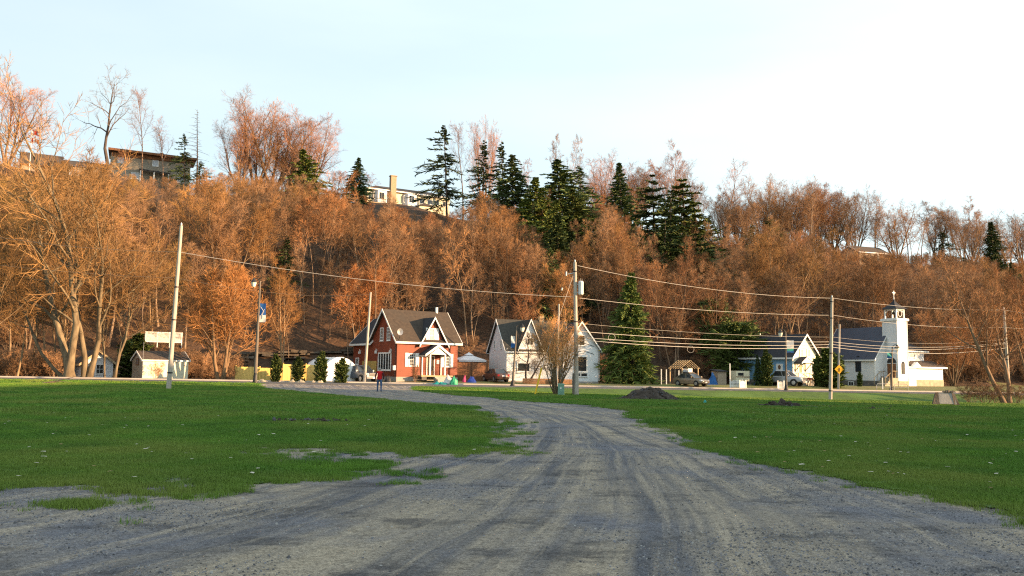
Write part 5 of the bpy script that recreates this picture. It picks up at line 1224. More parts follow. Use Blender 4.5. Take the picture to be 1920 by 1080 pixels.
# ---- yellow board fence
def fence(name, label, path, hts, mat, bw=.15, panel=2.3, tints=None):
    (xa, ya), (xb, yb) = path; L_ = math.hypot(xb - xa, yb - ya); o = thing(name, label, 'fence', (xa, ya, 0), math.atan2(yb - ya, xb - xa))
    n = max(1, round(L_ / panel)); ux, uy = (xb - xa) / L_, (yb - ya) / L_
    for k in range(n):
        a, b = L_ * k / n, L_ * (k + 1) / n; m = mb(mat); u = a + .06; h = hts[min(k, len(hts) - 1)]; z0 = g(xa + ux * (a + b) / 2, ya + uy * (a + b) / 2)
        while u < b - .06:
            ww = min(bw, b - .06 - u); yy_ = random.uniform(-.006, .006); m.box(u, u + ww - .012, yy_ - .012, yy_ + .012, z0 + random.uniform(.0, .03) - .05, z0 + h + random.uniform(-.012, .012)); u += bw
        for zz in (.3, h - .3): m.box(a + .05, b - .05, .02, .06, z0 + zz, z0 + zz + .09)
        m.build('board_panel', o, kind='stuff')
    for k in range(n + 1):
        u = L_ * k / n; h = max(hts[min(max(k - 1, 0), len(hts) - 1)], hts[min(k, len(hts) - 1)]); z0 = g(xa + ux * u, ya + uy * u); mb(mat).box(u - .05, u + .05, -.06, .06, z0 - .3, z0 + h + .12).build('post', o)
    return o
a = gpt(441, 87.2); b = gpt(614, 92.3)
fence('board_fence', 'new yellow vertical-board fence stepping up behind the clipped cedars', ((a[0], a[1]), (b[0], b[1])), [1.45, 1.45, 1.9, 1.9, 1.95], 'fence_wood')
a = gpt(856, 98.5); b = gpt(914, 99.5)
fence('brown_fence', 'tall brown wood fence between the red house and the white house', ((a[0], a[1]), (b[0], b[1])), [2.1, 2.1], 'brown_wood')
a = gpt(664, 99.2); b = gpt(740, 99.2)

# ---- tent garage
a = gpt(643, 91.5)
tg = thing('tent_garage', 'white tarpaulin tent garage with rounded roof beside the grey pickup', 'tent garage', (a[0] - .3, a[1], a[2] - .05), R(33))
def tent_ring(y_, wob=0.0, n=15):
    out = []
    for t in np.linspace(0, 1, n):
        if t < .22: p_ = (-1.75 + .02, t / .22 * 1.75)
        elif t > .78: p_ = (1.75 - .02, (1 - t) / .22 * 1.75)
        else:
            q_ = (t - .22) / .56; p_ = (-1.75 + 3.5 * q_, 1.75 + 1.0 * math.sin(math.pi * q_) ** .8)
        out.append((p_[0] + wob * random.uniform(-1, 1), y_, p_[1] + wob * random.uniform(-1, 1)))
    return out
vs_, n = [], 15; ysr = np.linspace(0, 6, 13)
for i, y_ in enumerate(ysr):
    sag = .05 * (i % 2); vs_ += [(p_[0] * (1 - sag * .4), p_[1], p_[2] * (1 - sag)) for p_ in tent_ring(y_, .015)]
m = mb('white_sheet'); m.add(vs_, [(i * n + k, i * n + k + 1, (i + 1) * n + k + 1, (i + 1) * n + k) for i in range(12) for k in range(n - 1)]); co_ = m.build('cover', tg, smooth=True)
sd_ = co_.modifiers.new('cloth_thickness', 'SOLIDIFY'); sd_.thickness = .02
nx_, nz_ = 14, 12; vs_ = []
for j in range(nz_ + 1):
    for i in range(nx_ + 1):
        uu = -1.7 + 3.4 * i / nx_; top = 1.75 + 1.0 * max(0, math.sin(math.pi * (uu + 1.75) / 3.5)) ** .8; zz = top * j / nz_
        vs_.append((uu, -.02 + .09 * math.sin(i * 1.7 + j * .4) * (1 - .6 * j / nz_) + random.uniform(-.02, .02), zz))
m = mb('white_sheet'); m.add(vs_, [(j * (nx_ + 1) + i, j * (nx_ + 1) + i + 1, (j + 1) * (nx_ + 1) + i + 1, (j + 1) * (nx_ + 1) + i) for j in range(nz_) for i in range(nx_)]); m.build('door_flap', tg, smooth=True)

# ---- gazebo canopy
a = gpt(878, 103.5)
gz = thing('gazebo', 'white pyramid canopy with dark trim showing over the brown fence', 'gazebo', a, R(20))
m = mb('white_sheet'); m.add([(-1.7, -1.7, 2.45), (1.7, -1.7, 2.45), (1.7, 1.7, 2.45), (-1.7, 1.7, 2.45), (0, 0, 3.15), (-1.7, -1.7, 2.2), (1.7, -1.7, 2.2), (1.7, 1.7, 2.2), (-1.7, 1.7, 2.2)],
      [(0, 1, 4), (1, 2, 4), (2, 3, 4), (3, 0, 4), (5, 6, 1, 0), (6, 7, 2, 1), (7, 8, 3, 2), (8, 5, 0, 3)]); m.build('canopy', gz)
m = mb('white_sheet'); m.add([(-.5, -.5, 3.02), (.5, -.5, 3.02), (.5, .5, 3.02), (-.5, .5, 3.02), (0, 0, 3.4)], [(0, 1, 4), (1, 2, 4), (2, 3, 4), (3, 0, 4)]); m.build('top_vent', gz)
m = mb('black_metal')
for i in range(4):
    c_ = [(-1.71, -1.71), (1.71, -1.71), (1.71, 1.71), (-1.71, 1.71)]; m.tube([(*c_[i], 2.2), (*c_[(i + 1) % 4], 2.2)], .03, 5)
m.build('trim', gz)
for cx_, cy_ in ((-1.6, -1.6), (1.6, -1.6), (1.6, 1.6), (-1.6, 1.6)): mb('black_metal').box(cx_ - .04, cx_ + .04, cy_ - .04, cy_ + .04, -.3, 2.3).build('leg', gz)

# ---- hill houses
def crest(px):
    Ys = np.arange(110, 230, 1.0); return float(Ys[int(np.argmin([proj(gpt(px, Y_))[1] for Y_ in Ys]))])
import sys; print('crest', [(p_, crest(p_), proj(gpt(p_, crest(p_)))[1]) for p_ in (100, 260, 400, 600, 760, 900, 1200, 1500, 1800)])
x, y, z = gpt(205, 173)
z = zat(x, y, 338)
hh = thing('hilltop_house', 'flat-roofed grey-beige modern house on the ridge behind the gnarled oak', 'house', (x, y, z), R(24))
hs = 172 / 1600
mb('stucco').box(0, 15.5, 0, 9, -6, 5.9).build('wall', hh)
mb('brown_wood').slab([(-.5, -1.3, 6.6), (16.6, -1.3, 6.3), (16.6, 9.5, 6.9), (-.5, 9.5, 7.0)], .45).build('roof', hh)
mb('brown_wood').box(0.2, 15.3, -.2, -.01, 5.2, 6.0).build('fascia_board', hh)
mb('black_metal').box(9.3, 10.1, 2, 2.8, 6.5, 7.4).build('chimney', hh)
Th = wall_T('front')
window(hh, Th, 1.2, 2.6, 3.7, 5.1, 2, 1, frame='stucco', glass='curtain_glass'); window(hh, Th, 8.0, 9.2, 3.9, 5.2, 2, 1, frame='white_trim', glass='curtain_glass')
window(hh, Th, 13.0, 14.3, .9, 3.0, 2, 1, glass='curtain_glass'); window(hh, Th, 4.0, 5.6, .8, 2.2, 2, 1, glass='curtain_glass')
mb('dark_shingle').slab([(5.5, -2.4, 2.6), (11.5, -2.4, 2.3), (11.5, -.25, 2.7), (5.5, -.25, 3.0)], .2).build('porch_roof', hh)
for u in (5.8, 8.4, 11.2): mb('white_trim').box(u - .1, u + .1, -2.2, -2.0, -3, 2.3).build('porch_post', hh)
mb('stucco').box(-9.5, -.05, 1.5, 8, -6, 2.6).build('low_wing', hh)
mb('brown_shingle').slab([(-10, .9, 2.7), (-.05, .9, 2.7), (-.05, 5, 4.4), (-10, 5, 4.4)], .2).build('wing_roof', hh)
window(hh, wall_T('front', 1.5), -7.5, -5.5, .6, 1.8, 2, 1, glass='curtain_glass')

Yc = crest(760) + 1
x, y, z = gpt(688, Yc)
z = zat(x, y, 381)
wm = thing('white_hill_house', 'long cream-white house with tall stone chimney on the ridge', 'house', (x, y, z), R(30)); wm.scale = (.9, .9, .9)
mb('warm_stucco').box(0, 22, 0, 8, -5, 3.7).build('wall', wm)
rf = mb('brown_shingle'); rf.add([(-.6, -.8, 3.7), (22.6, -.8, 3.7), (22.6, 8.8, 3.7), (-.6, 8.8, 3.7), (3.6, 4, 5.5), (18.6, 4, 5.5)], [(0, 1, 5, 4), (1, 2, 5), (2, 3, 4, 5), (3, 0, 4), (3, 2, 1, 0)]); rf.build('roof', wm)
mb('white_trim').box(-.6, 22.6, -.86, -.803, 3.45, 3.74).build('fascia', wm)
mb('chimney_stone').box(5.6, 7.0, -1.15, -.02, -4, 7.2).build('chimney', wm); mb('chimney_stone').box(5.45, 7.15, -1.3, .1, 7.2, 7.4).build('chimney_cap', wm)
for u0 in (1.4, 9.2):
    b_ = mb('white_siding'); b_.add([(u0, -.003, -2), (u0 + .9, -1.1, -2), (u0 + 3, -1.1, -2), (u0 + 3.9, -.003, -2), (u0, -.003, 3.3), (u0 + .9, -1.1, 3.3), (u0 + 3, -1.1, 3.3), (u0 + 3.9, -.003, 3.3)], [(0, 1, 5, 4), (1, 2, 6, 5), (2, 3, 7, 6), (4, 5, 6, 7)]); b_.build('bay', wm)
    window(wm, wall_T('front', -1.1), u0 + 1.2, u0 + 2.6, 1.2, 2.9, 2, 1)
    window(wm, wall_T('front', -.5), u0 + .05, u0 + .5, 1.2, 2.9, 1, 1)
for u in (13.6, 15.8, 17.6, 20.0): window(wm, Th, u, u + 1.5, 1.5, 2.7, 2, 1)
window(wm, Th, .2, 1.0, 1.2, 2.9, 1, 1)
rl = mb('black_metal')
for zz in (.1, 1.0): rl.tube([(-.5, -2.4, zz), (5.4, -2.4, zz)], .05, 5)
for i in range(12): rl.tube([(-.5 + i * .536, -2.4, .1), (-.5 + i * .536, -2.4, 1.0)], .025, 4)
rl.build('railing', wm); mb('plain_wood').box(-.6, 5.5, -2.5, -.03, -.15, 0).build('deck', wm)
p = mb('brown_shingle'); p.add([(12, -3.5, .3), (17, -3.5, .3), (17, -.01, .3), (12, -.01, .3), (14.5, -1.2, 1.5)], [(0, 1, 4), (1, 2, 4), (2, 3, 4), (3, 0, 4), (3, 2, 1, 0)]); p.build('lower_roof', wm)
mb('warm_stucco').box(12.4, 16.6, -3.1, -.02, -4, .29).build('lower_wall', wm)

x, y, z = gpt(1612, 190); z = zat(x, y, 490)
bh = thing('ridge_building', 'brown low roof of a building glimpsed through the trees above the church', 'house', (x, y, z), R(20))
shell(bh, 0, 8, 0, 6, 2.3, 4.0, 'x', 'tan_board', -4); gable_roof(bh, 0, 8, 0, 6, 2.4, 4.0, 'x', over=.4, mat='brown_shingle')
mb('white_trim').box(4.6, 5.6, -.06, -.01, 0, 1.9).build('door', bh)
x, y, z = gpt(40, 170); z = zat(x, y, 322)
bh = thing('ridge_building', 'small building with mossy pitched roof beneath the flags', 'house', (x, y, z), R(30))
shell(bh, 0, 7, 0, 5, 2.0, 4.6, 'x', 'tan_board', -5); gable_roof(bh, 0, 7, 0, 5, 2.1, 4.7, 'x', over=.4, mat='brown_shingle', fascia='brown_wood')

# flags
p0 = at(55, 318, 165)
fp = thing('flagpole', 'white flagpole on the ridge at the left, flying two red and white flags', 'flagpole', tuple(p0), 0)
hp = zat(p0[0], p0[1], 243) - p0[2]
mb('white_trim').tube([(0, 0, -4), (0, 0, hp)], [.09, .05], 8).build('pole', fp)
def flag(zt, wd, ht, cols, seed):
    m = MB(); nxx, nzz = 12, 4; vs_ = [(wd * i / nxx, .18 * math.sin(i * .9 + seed) * i / nxx, zt - ht * j / nzz - .55 * (i / nxx) ** 1.4 * wd * .5) for j in range(nzz + 1) for i in range(nxx + 1)]
    m.mat('flag_red'); m.mat('flag_white'); base = len(m.v); m.v += vs_
    for j in range(nzz):
        for i in range(nxx):
            m.f.append((j * 13 + i, j * 13 + i + 1, (j + 1) * 13 + i + 1, (j + 1) * 13 + i)); m.m.append(cols(i, j))
    return m.build('flag', fp, smooth=True)
flag(hp - .1, 1.5, .85, lambda i, j: 0 if j in (0, 3) or (4 <= i <= 7 and j in (1, 2)) else 1, 1)
flag(hp - 1.7, 1.5, .85, lambda i, j: 0 if i < 3 or i > 8 or (5 <= i <= 6 and 1 <= j <= 2) else 1, 3)

# ---- rock ledges on the slope
def ledge(label, pts_, nrow, mat, sc_=1.0, seed=1, dh=.38):
    rd = random.Random(seed); o = thing('rock_ledge', label, 'rock ledge', (pts_[0][0], pts_[0][1], 0)); k = 0
    for row in range(nrow):
        u = 0; L_ = math.hypot(pts_[1][0] - pts_[0][0], pts_[1][1] - pts_[0][1]); ux, uy = (pts_[1][0] - pts_[0][0]) / L_, (pts_[1][1] - pts_[0][1]) / L_
        while u < L_:
            ln = rd.uniform(.9, 3.6) * sc_; th = rd.uniform(.2, .42) * sc_; dp = rd.uniform(1.0, 1.8)
            if rd.random() < .72:
                cx_, cy_ = u + ln / 2, row * .45 + rd.uniform(-.25, .35); X_, Y_ = pts_[0][0] + ux * cx_ - uy * cy_, pts_[0][1] + uy * cx_ + ux * cy_
                zz = g(X_, Y_) * .35 + g(pts_[0][0] + ux * cx_, pts_[0][1] + uy * cx_) * .65 + row * dh
                j_ = lambda s=.12: rd.uniform(-s, s)
                m = mb(mat); m.hexa([(cx_ + sx_ * ln / 2 + j_(), cy_ + sy_ * dp / 2 + j_(), zz + sz_ * th / 2 + j_(.05)) for sz_ in (-1, 1) for sx_, sy_ in ((-1, -1), (1, -1), (1, 1), (-1, 1))])
                q_ = m.build('rock', o); k += 1
            u += ln * rd.uniform(.75, 1.1)
    o.rotation_euler = (0, 0, math.atan2(uy, ux))
    return o
A = gpt(445, 108); B_ = gpt(690, 113)
ledge('dark layered limestone ledge crossing the slope above the yellow fence', ((A[0], A[1]), (B_[0], B_[1])), 3, 'rock', .8, 4, .3)
A = gpt(740, 140); B_ = gpt(800, 142)
ledge('mossy sunlit rock ledge on the slope above the red house', ((A[0], A[1]), (B_[0], B_[1])), 2, 'moss_rock', .9, 7)
A = gpt(320, 104); B_ = gpt(440, 107)
ledge('dark broken rock ledge right of the white lattice screen', ((A[0], A[1]), (B_[0], B_[1])), 3, 'rock', .9, 9)
A = gpt(735, 124); rr_ = random.Random(3)
for px, Y, ln, az_, el_, lb in ((760, 122, 5.5, .35, .5, 'sunlit fallen trunk leaning above the red house roof'), (800, 124, 4.5, .1, .05, 'fallen trunk lying flat above the red house roof')):
    xx, yy, zz = gpt(px, Y); o = mb('pale_bark').tube([(-ln / 2, 0, -.3), (-ln / 6, .1, .3), (ln / 6, .0, .9 * el_ + .5), (ln / 2, 0, 2.6 * el_ + .5)], [.16, .14, .12, .09], 8).build('fallen_log', None, smooth=True, label=lb, category='log')
    o.location = (xx, yy, zz); o.rotation_euler = (0, 0, az_)

# ------------------------------------------------------------------ poles, wires, lamps
def pole(name, label, px0, Y, px1, py1, r0=.15, r1=.10, mat='pole_wood', group=None, z0=None):
    x, y, z = gpt(px0, Y); X1 = at(px1, py1, Y)
    o = thing(name, label, 'utility pole', (x, y, z), 0, group)
    m = mb(mat); top = (X1[0] - x, 0, X1[2] - z); n = 6
    m.tube([(-top[0] * .05, 0, -top[2] * .05)] + [(top[0] * k / n, .0, top[2] * k / n) for k in range(1, n + 1)], [r0] + [r0 + (r1 - r0) * k / n for k in range(1, n + 1)], 12)
    m.build('shaft', o, smooth=False)
    return o, X1
PA, tA = pole('utility_pole', 'tall pale leaning wood pole left of the lamp post, near the tan shed', 316, 60, 340, 423, .17, .11, group='wood poles along the street')
PT, tT = pole('utility_pole', 'tall grey wood pole carrying a transformer in front of the white house', 1081, 65, 1078, 492, .18, .12, group='wood poles along the street')
PD, tD = pole('utility_pole', 'plain grey wood pole on the grass between the blue house and the church', 1557, 78, 1560, 558, .17, .12, group='wood poles along the street')
PE, tE = pole('utility_pole', 'grey wood pole at the right edge behind the leaning brown tree', 1893, 88, 1882, 580, .17, .12, group='wood poles along the street')
PB, tB = pole('utility_pole', 'bleached leaning wood pole in front of the red house and grey pickup', 683, 88.4, 695, 548, .16, .10, group='short service poles across the street')
PC, tC = pole('utility_pole', 'thin pale wood pole rising out of the golden shrub', 1044, 94, 1048, 570, .12, .09, group='short service poles across the street')
PF, tF = pole('utility_pole', 'short grey wood pole carrying the yellow diamond sign', 1572, 102.5, 1574, 608, .14, .11, group='short service poles across the street')


for o_, T_, hs_ in ((PA, tA, (.62, .42, .10)), (PT, tT, (.93, .55, .30)), (PD, tD, (.96, .80, .46, .1)), (PE, tE, (.95, .7, .45))):
    for h_ in hs_:
        cx_ = (T_[0] - o_.location.x) * h_; cz_ = (T_[2] - o_.location.z) * h_
        mb('black_metal').tube([(cx_, 0, cz_ - .05), (cx_, 0, cz_ + .05)], .185 - .05 * h_, 10).build('band', o_)
    cx_ = T_[0] - o_.location.x; cz_ = T_[2] - o_.location.z
    mb('galvanised').tube([(cx_, 0, cz_), (cx_, 0, cz_ + .08), (cx_, 0, cz_ + .16), (cx_, 0, cz_ + .22)], [.03, .07, .05, .02], 8).build('insulator', o_)
m = mb('galvanised'); bx = at(1089, 540, 65) - np.array(PT.location); bt = at(1089, 527, 65)[2] - PT.location.z; bb_ = at(1089, 553, 65)[2] - PT.location.z
m.tube([(bx[0], -.05, bb_), (bx[0], -.05, bb_ + .05), (bx[0], -.05, bt - .06), (bx[0], -.05, bt)], [.15, .2, .2, .12], 14); tr_ = m.build('transformer', PT)
m = mb('black_metal'); m.tube([(bx[0] - .05, -.05, bt), (bx[0] - .05, -.05, bt + .22)], [.05, .03], 6); m.tube([(bx[0] + .08, -.05, bt), (bx[0] + .08, -.05, bt + .18)], [.04, .03], 6); m.build('bushing', tr_)
m = mb('steel'); m.box(0, bx[0] - .15, -.08, -.02, bt - .3, bt - .22); m.box(0, bx[0] - .15, -.08, -.02, bb_ + .15, bb_ + .23); m.build('bracket', PT)
c0 = at(1062, 514, 65) - np.array(PT.location)
m = mb('galvanised'); m.tube([(c0[0] + .55, 0, c0[2] + .1), (c0[0] + .1, 0, c0[2])], .03, 5); m.tube([(c0[0], 0, c0[2] + .2), (c0[0] - .02, 0, c0[2] - .12)], .06, 7); m.tube([(c0[0] - .35, 0, c0[2] - 1.25), (c0[0] - .3, 0, c0[2] - 1.05)], .055, 7); m.build('cutout', PT)
m = mb('pole_dark'); m.box(-.32, -.20, -.1, .1, -.2, at(1078, 700, 65)[2] - PT.location.z); m.build('conduit', PT)
m = mb('black_metal')
for k, zz in enumerate((3.1, 3.7)): m.tube([(.1, 0, zz + .2), (.5, -.05, zz + .25), (.85, 0, zz + .15), (1.3, .05, zz)], .03, 5)
m.build('splice_case', PT)
wires = 0
def wire(label, A, B, sag, r_=.016, mat='wire', n=22, group=None):
    global wires
    A = np.array(A, float); B = np.array(B, float); pts_ = []
    for t in np.linspace(0, 1, n): p_ = A + (B - A) * t; p_[2] -= sag * 4 * t * (1 - t); pts_.append(p_ - A)
    o = mb(mat).tube(pts_, r_ * .85, 5).build('overhead_wire', None, label=label, category='power line', group=group or 'overhead wires between the poles'); o.location = tuple(A); return o
L0 = at(-90, 430, 55)
wire('single wire from the left picture edge to the leaning pale pole', L0, at(333, 472, 60), .35, .016, 'dark_wire')
wire('upper wire from the leaning pale pole to the transformer pole', at(334, 472, 60), at(1076, 557, 65), .5, .018)
wire('lower dark wire from the left picture edge to the leaning pale pole', at(-90, 486, 55), at(330, 521, 60), .2, .011, 'dark_wire')
wire('thin dark wire from the leaning pale pole towards the short bleached pole', at(330, 521, 60), tB + np.array([0, 0, -.2]), .6, .010, 'dark_wire')
wire('topmost wire from the transformer pole to the plain grey pole', at(1083, 498, 65), at(1558, 559, 78), .55, .018)
wire('topmost wire from the plain grey pole to the right-edge pole', at(1562, 559, 78), at(1882, 581, 88), .35, .016)
wire('topmost wire leaving the right-edge pole out of the picture', at(1883, 581, 88), at(2040, 604, 93), .1, .014)
wire('second wire from the top between the transformer pole and the plain grey pole', at(1088, 559, 65), at(1555, 591, 78), .3, .018)
wire('second wire from the top between the plain grey pole and the right-edge pole', at(1562, 591, 78), at(1884, 614, 88), .4, .016)
wire('second wire leaving the right-edge pole out of the picture', at(1886, 614, 88), at(2040, 622, 93), .1, .014)
for i, (a, b, c_, s_, r_) in enumerate([(606, 632, 648, .25, .010), (621, 641, 654, .25, .022), (632, 646, 656, .3, .022), (637, 651, 664, .35, .026)]):
    nmz = ['thin top cable', 'upper thick cable', 'middle thick cable', 'lowest thick cable'][i]
    wire(f'{nmz} of the low bundle between the transformer pole and the plain grey pole', at(1084, a, 65), at(1556, b, 78), s_, r_)
    wire(f'{nmz} of the low bundle between the plain grey pole and the right-edge pole', at(1561, b, 78), at(1888, c_ - 12, 88), s_ + .25, r_ * .9)
for k, (px, py, Y) in enumerate(((1147, 633, 68), (1295, 655, 71))):
    p0 = at(px, py, Y); o = mb('wire').tube([(.28 * math.cos(t), 0, .28 * math.sin(t)) for t in np.linspace(0, 6.283, 15)], .012, 4, cap=False).build('cable_coil', None, label=['spare cable coil hanging beside the low bundle, near the white house', 'spare cable coil hanging under the low bundle, above the tan car'][k], category='cable coil', group='cable coils on the wires'); o.location = tuple(p0)
wire('taut guy wire from the transformer pole down to the yellow guard', at(1077, 510, 65), at(1015.5, 690, 63.2), 0, .012)
a_, b_ = at(1015.5, 690, 63.2), np.array(gpt(1003, 63)); o = mb('yellow_paint').tube([(0, 0, 0), tuple((b_ - a_) * 1.06)], .065, 7).build('guy_guard', None, label='bright yellow guard sleeve slanting down at the left of the golden shrub', category='guy guard'); o.location = tuple(a_)

def lamp(px0, Y, px1, py1, side, label, bside, btop, bbot, bw, bcols, r0=.13):
    x, y, z = gpt(px0, Y); T = at(px1, py1, Y); o = thing('street_lamp', label, 'street lamp', (x, y, z), 0, 'decorative lamp posts along the street')
    dx, H_ = T[0] - x, T[2] - z; s = side
    mb('black_metal').tube([(0, 0, -.3), (0, 0, .12), (0, 0, .14), (dx * .08, 0, H_ * .08), (dx * .1, 0, H_ * .1)], [.26, .26, .2, .17, .12], 12).build('base', o)
    mb('pole_dark').tube([(dx * .1, 0, H_ * .1), (dx, 0, H_)], [r0, .07], 10).build('pole', o)
    m = mb('black_metal'); m.tube([(dx, 0, H_ - .25), (dx + s * .1, 0, H_ + .12), (dx + s * .35, 0, H_ + .26), (dx + s * .55, 0, H_ + .16)], .035, 6); m.tube([(dx + s * .05, 0, H_ - .5), (dx + s * .3, 0, H_ - .1), (dx + s * .5, 0, H_ + .1)], .02, 5); m.build('arm', o)
    lx = dx + s * .57; hd = mb('black_metal').tube([(lx, 0, H_ + .30), (lx, 0, H_ + .18), (lx, 0, H_ + .05), (lx, 0, H_ - .10), (lx, 0, H_ - .12)], [.03, .10, .18, .30, .30], 12).build('lamp_head', o)
    mb('lamp_glass').tube([(lx, 0, H_ - .125), (lx, 0, H_ - .45), (lx, 0, H_ - .55)], [.25, .17, .10], 12).build('lamp_glass', hd); mb('black_metal').tube([(lx, 0, H_ - .55), (lx, 0, H_ - .68)], [.05, .02], 6).build('finial', hd)
    if bside:
        z1 = at(px1, btop, Y)[2] - z; z0_ = at(px1, bbot, Y)[2] - z; f = z1 / H_; xb = dx * f + bside * .1
        m = mb('black_metal'); m.tube([(dx * f, 0, z1 + .03), (xb + bside * bw, 0, z1 + .03)], .02, 5); m.tube([(dx * z0_ / H_, 0, z0_ - .03), (xb + bside * bw * .8, 0, z0_ - .03)], .02, 5); br = m.build('banner_rod', o)
        n = 8; zs = np.linspace(z1, z0_, n + 1); m = MB(); vs_ = []
        for k, zz in enumerate(zs):
            for i in range(5):
                uu = i / 4; vs_.append((xb + bside * bw * uu, -.03 + .06 * math.sin(k * .8 + i * .7), zz))
        m.v = vs_
        for mm in bcols: m.mat(mm)
        for k in range(n):
            ci_ = 0 if k < n * .62 else (1 if k < n * .8 else len(bcols) - 1)
            for i in range(4): m.f.append((k * 5 + i, k * 5 + i + 1, (k + 1) * 5 + i + 1, (k + 1) * 5 + i)); m.m.append(ci_)
        bn = m.build('banner', o, smooth=True)
        if bcols[0] == 'blue_cloth':   # the swirling pale line printed on the blue banner
            q = mb('tarp_white'); q.tube([(xb + bw * .15, -.1, z1 - .3), (xb + bw * .7, -.1, z1 - .75), (xb + bw * .45, -.1, z1 - 1.0), (xb + bw * .8, -.1, z1 - 1.35)], .018, 4); q.tube([(xb + bw * .8, -.1, z1 - .5), (xb + bw * .3, -.1, z1 - 1.05)], .018, 4); q.build('banner_mark', bn)
    return o
lamp(478, 76.3, 488, 527, -1, 'tall lamp post with long blue banner left of the clipped cedars', 1, 569, 604, .55, ['blue_cloth', 'blue_cloth', 'tarp_white'], .16)
lamp(961, 88.0, 969, 612, 1, 'leaning dark lamp post before the left gable of the white house', -1, 630, 652, .42, ['tarp_white', 'blue_cloth', 'blue_cloth'])
lamp(1474, 92.0, 1473, 622, -1, 'dark lamp post in front of the blue house with a picture banner', 1, 638, 661, .75, ['tarp_white', 'teal_cloth', 'blue_cloth'])
lamp(1671, 101.0, 1673, 650, 1, 'lamp post standing before the church door', -1, 661, 673, .5, ['teal_cloth', 'blue_cloth', 'tarp_white'])
o = thing('warning_sign', 'yellow diamond warning sign with a black walking figure on the short grey pole', 'road sign', at(1573.5, 692.5, 102.2))
s_ = .55; m = mb('sign_yellow'); m.prism([(0, -s_), (s_, 0), (0, s_), (-s_, 0)], 'y', -.02, .02); m.build('sign_plate', o)
m = mb('black_metal')
m.tube([(0, -.03, .2), (0, -.03, .21)], .06, 6); m.hexa([(-.05, -.035, -.06), (.05, -.035, -.06), (.05, -.022, -.06), (-.05, -.022, -.06), (-.06, -.035, .14), (.06, -.035, .14), (.06, -.022, .14), (-.06, -.022, .14)])
m.tube([(0, -.03, -.05), (-.1, -.03, -.27)], .025, 4); m.tube([(0, -.03, -.05), (.09, -.03, -.27)], .025, 4); m.tube([(-.04, -.03, .1), (-.15, -.03, -.02)], .02, 4); m.tube([(.04, -.03, .1), (.14, -.03, 0)], .02, 4); m.build('walking_figure', o)

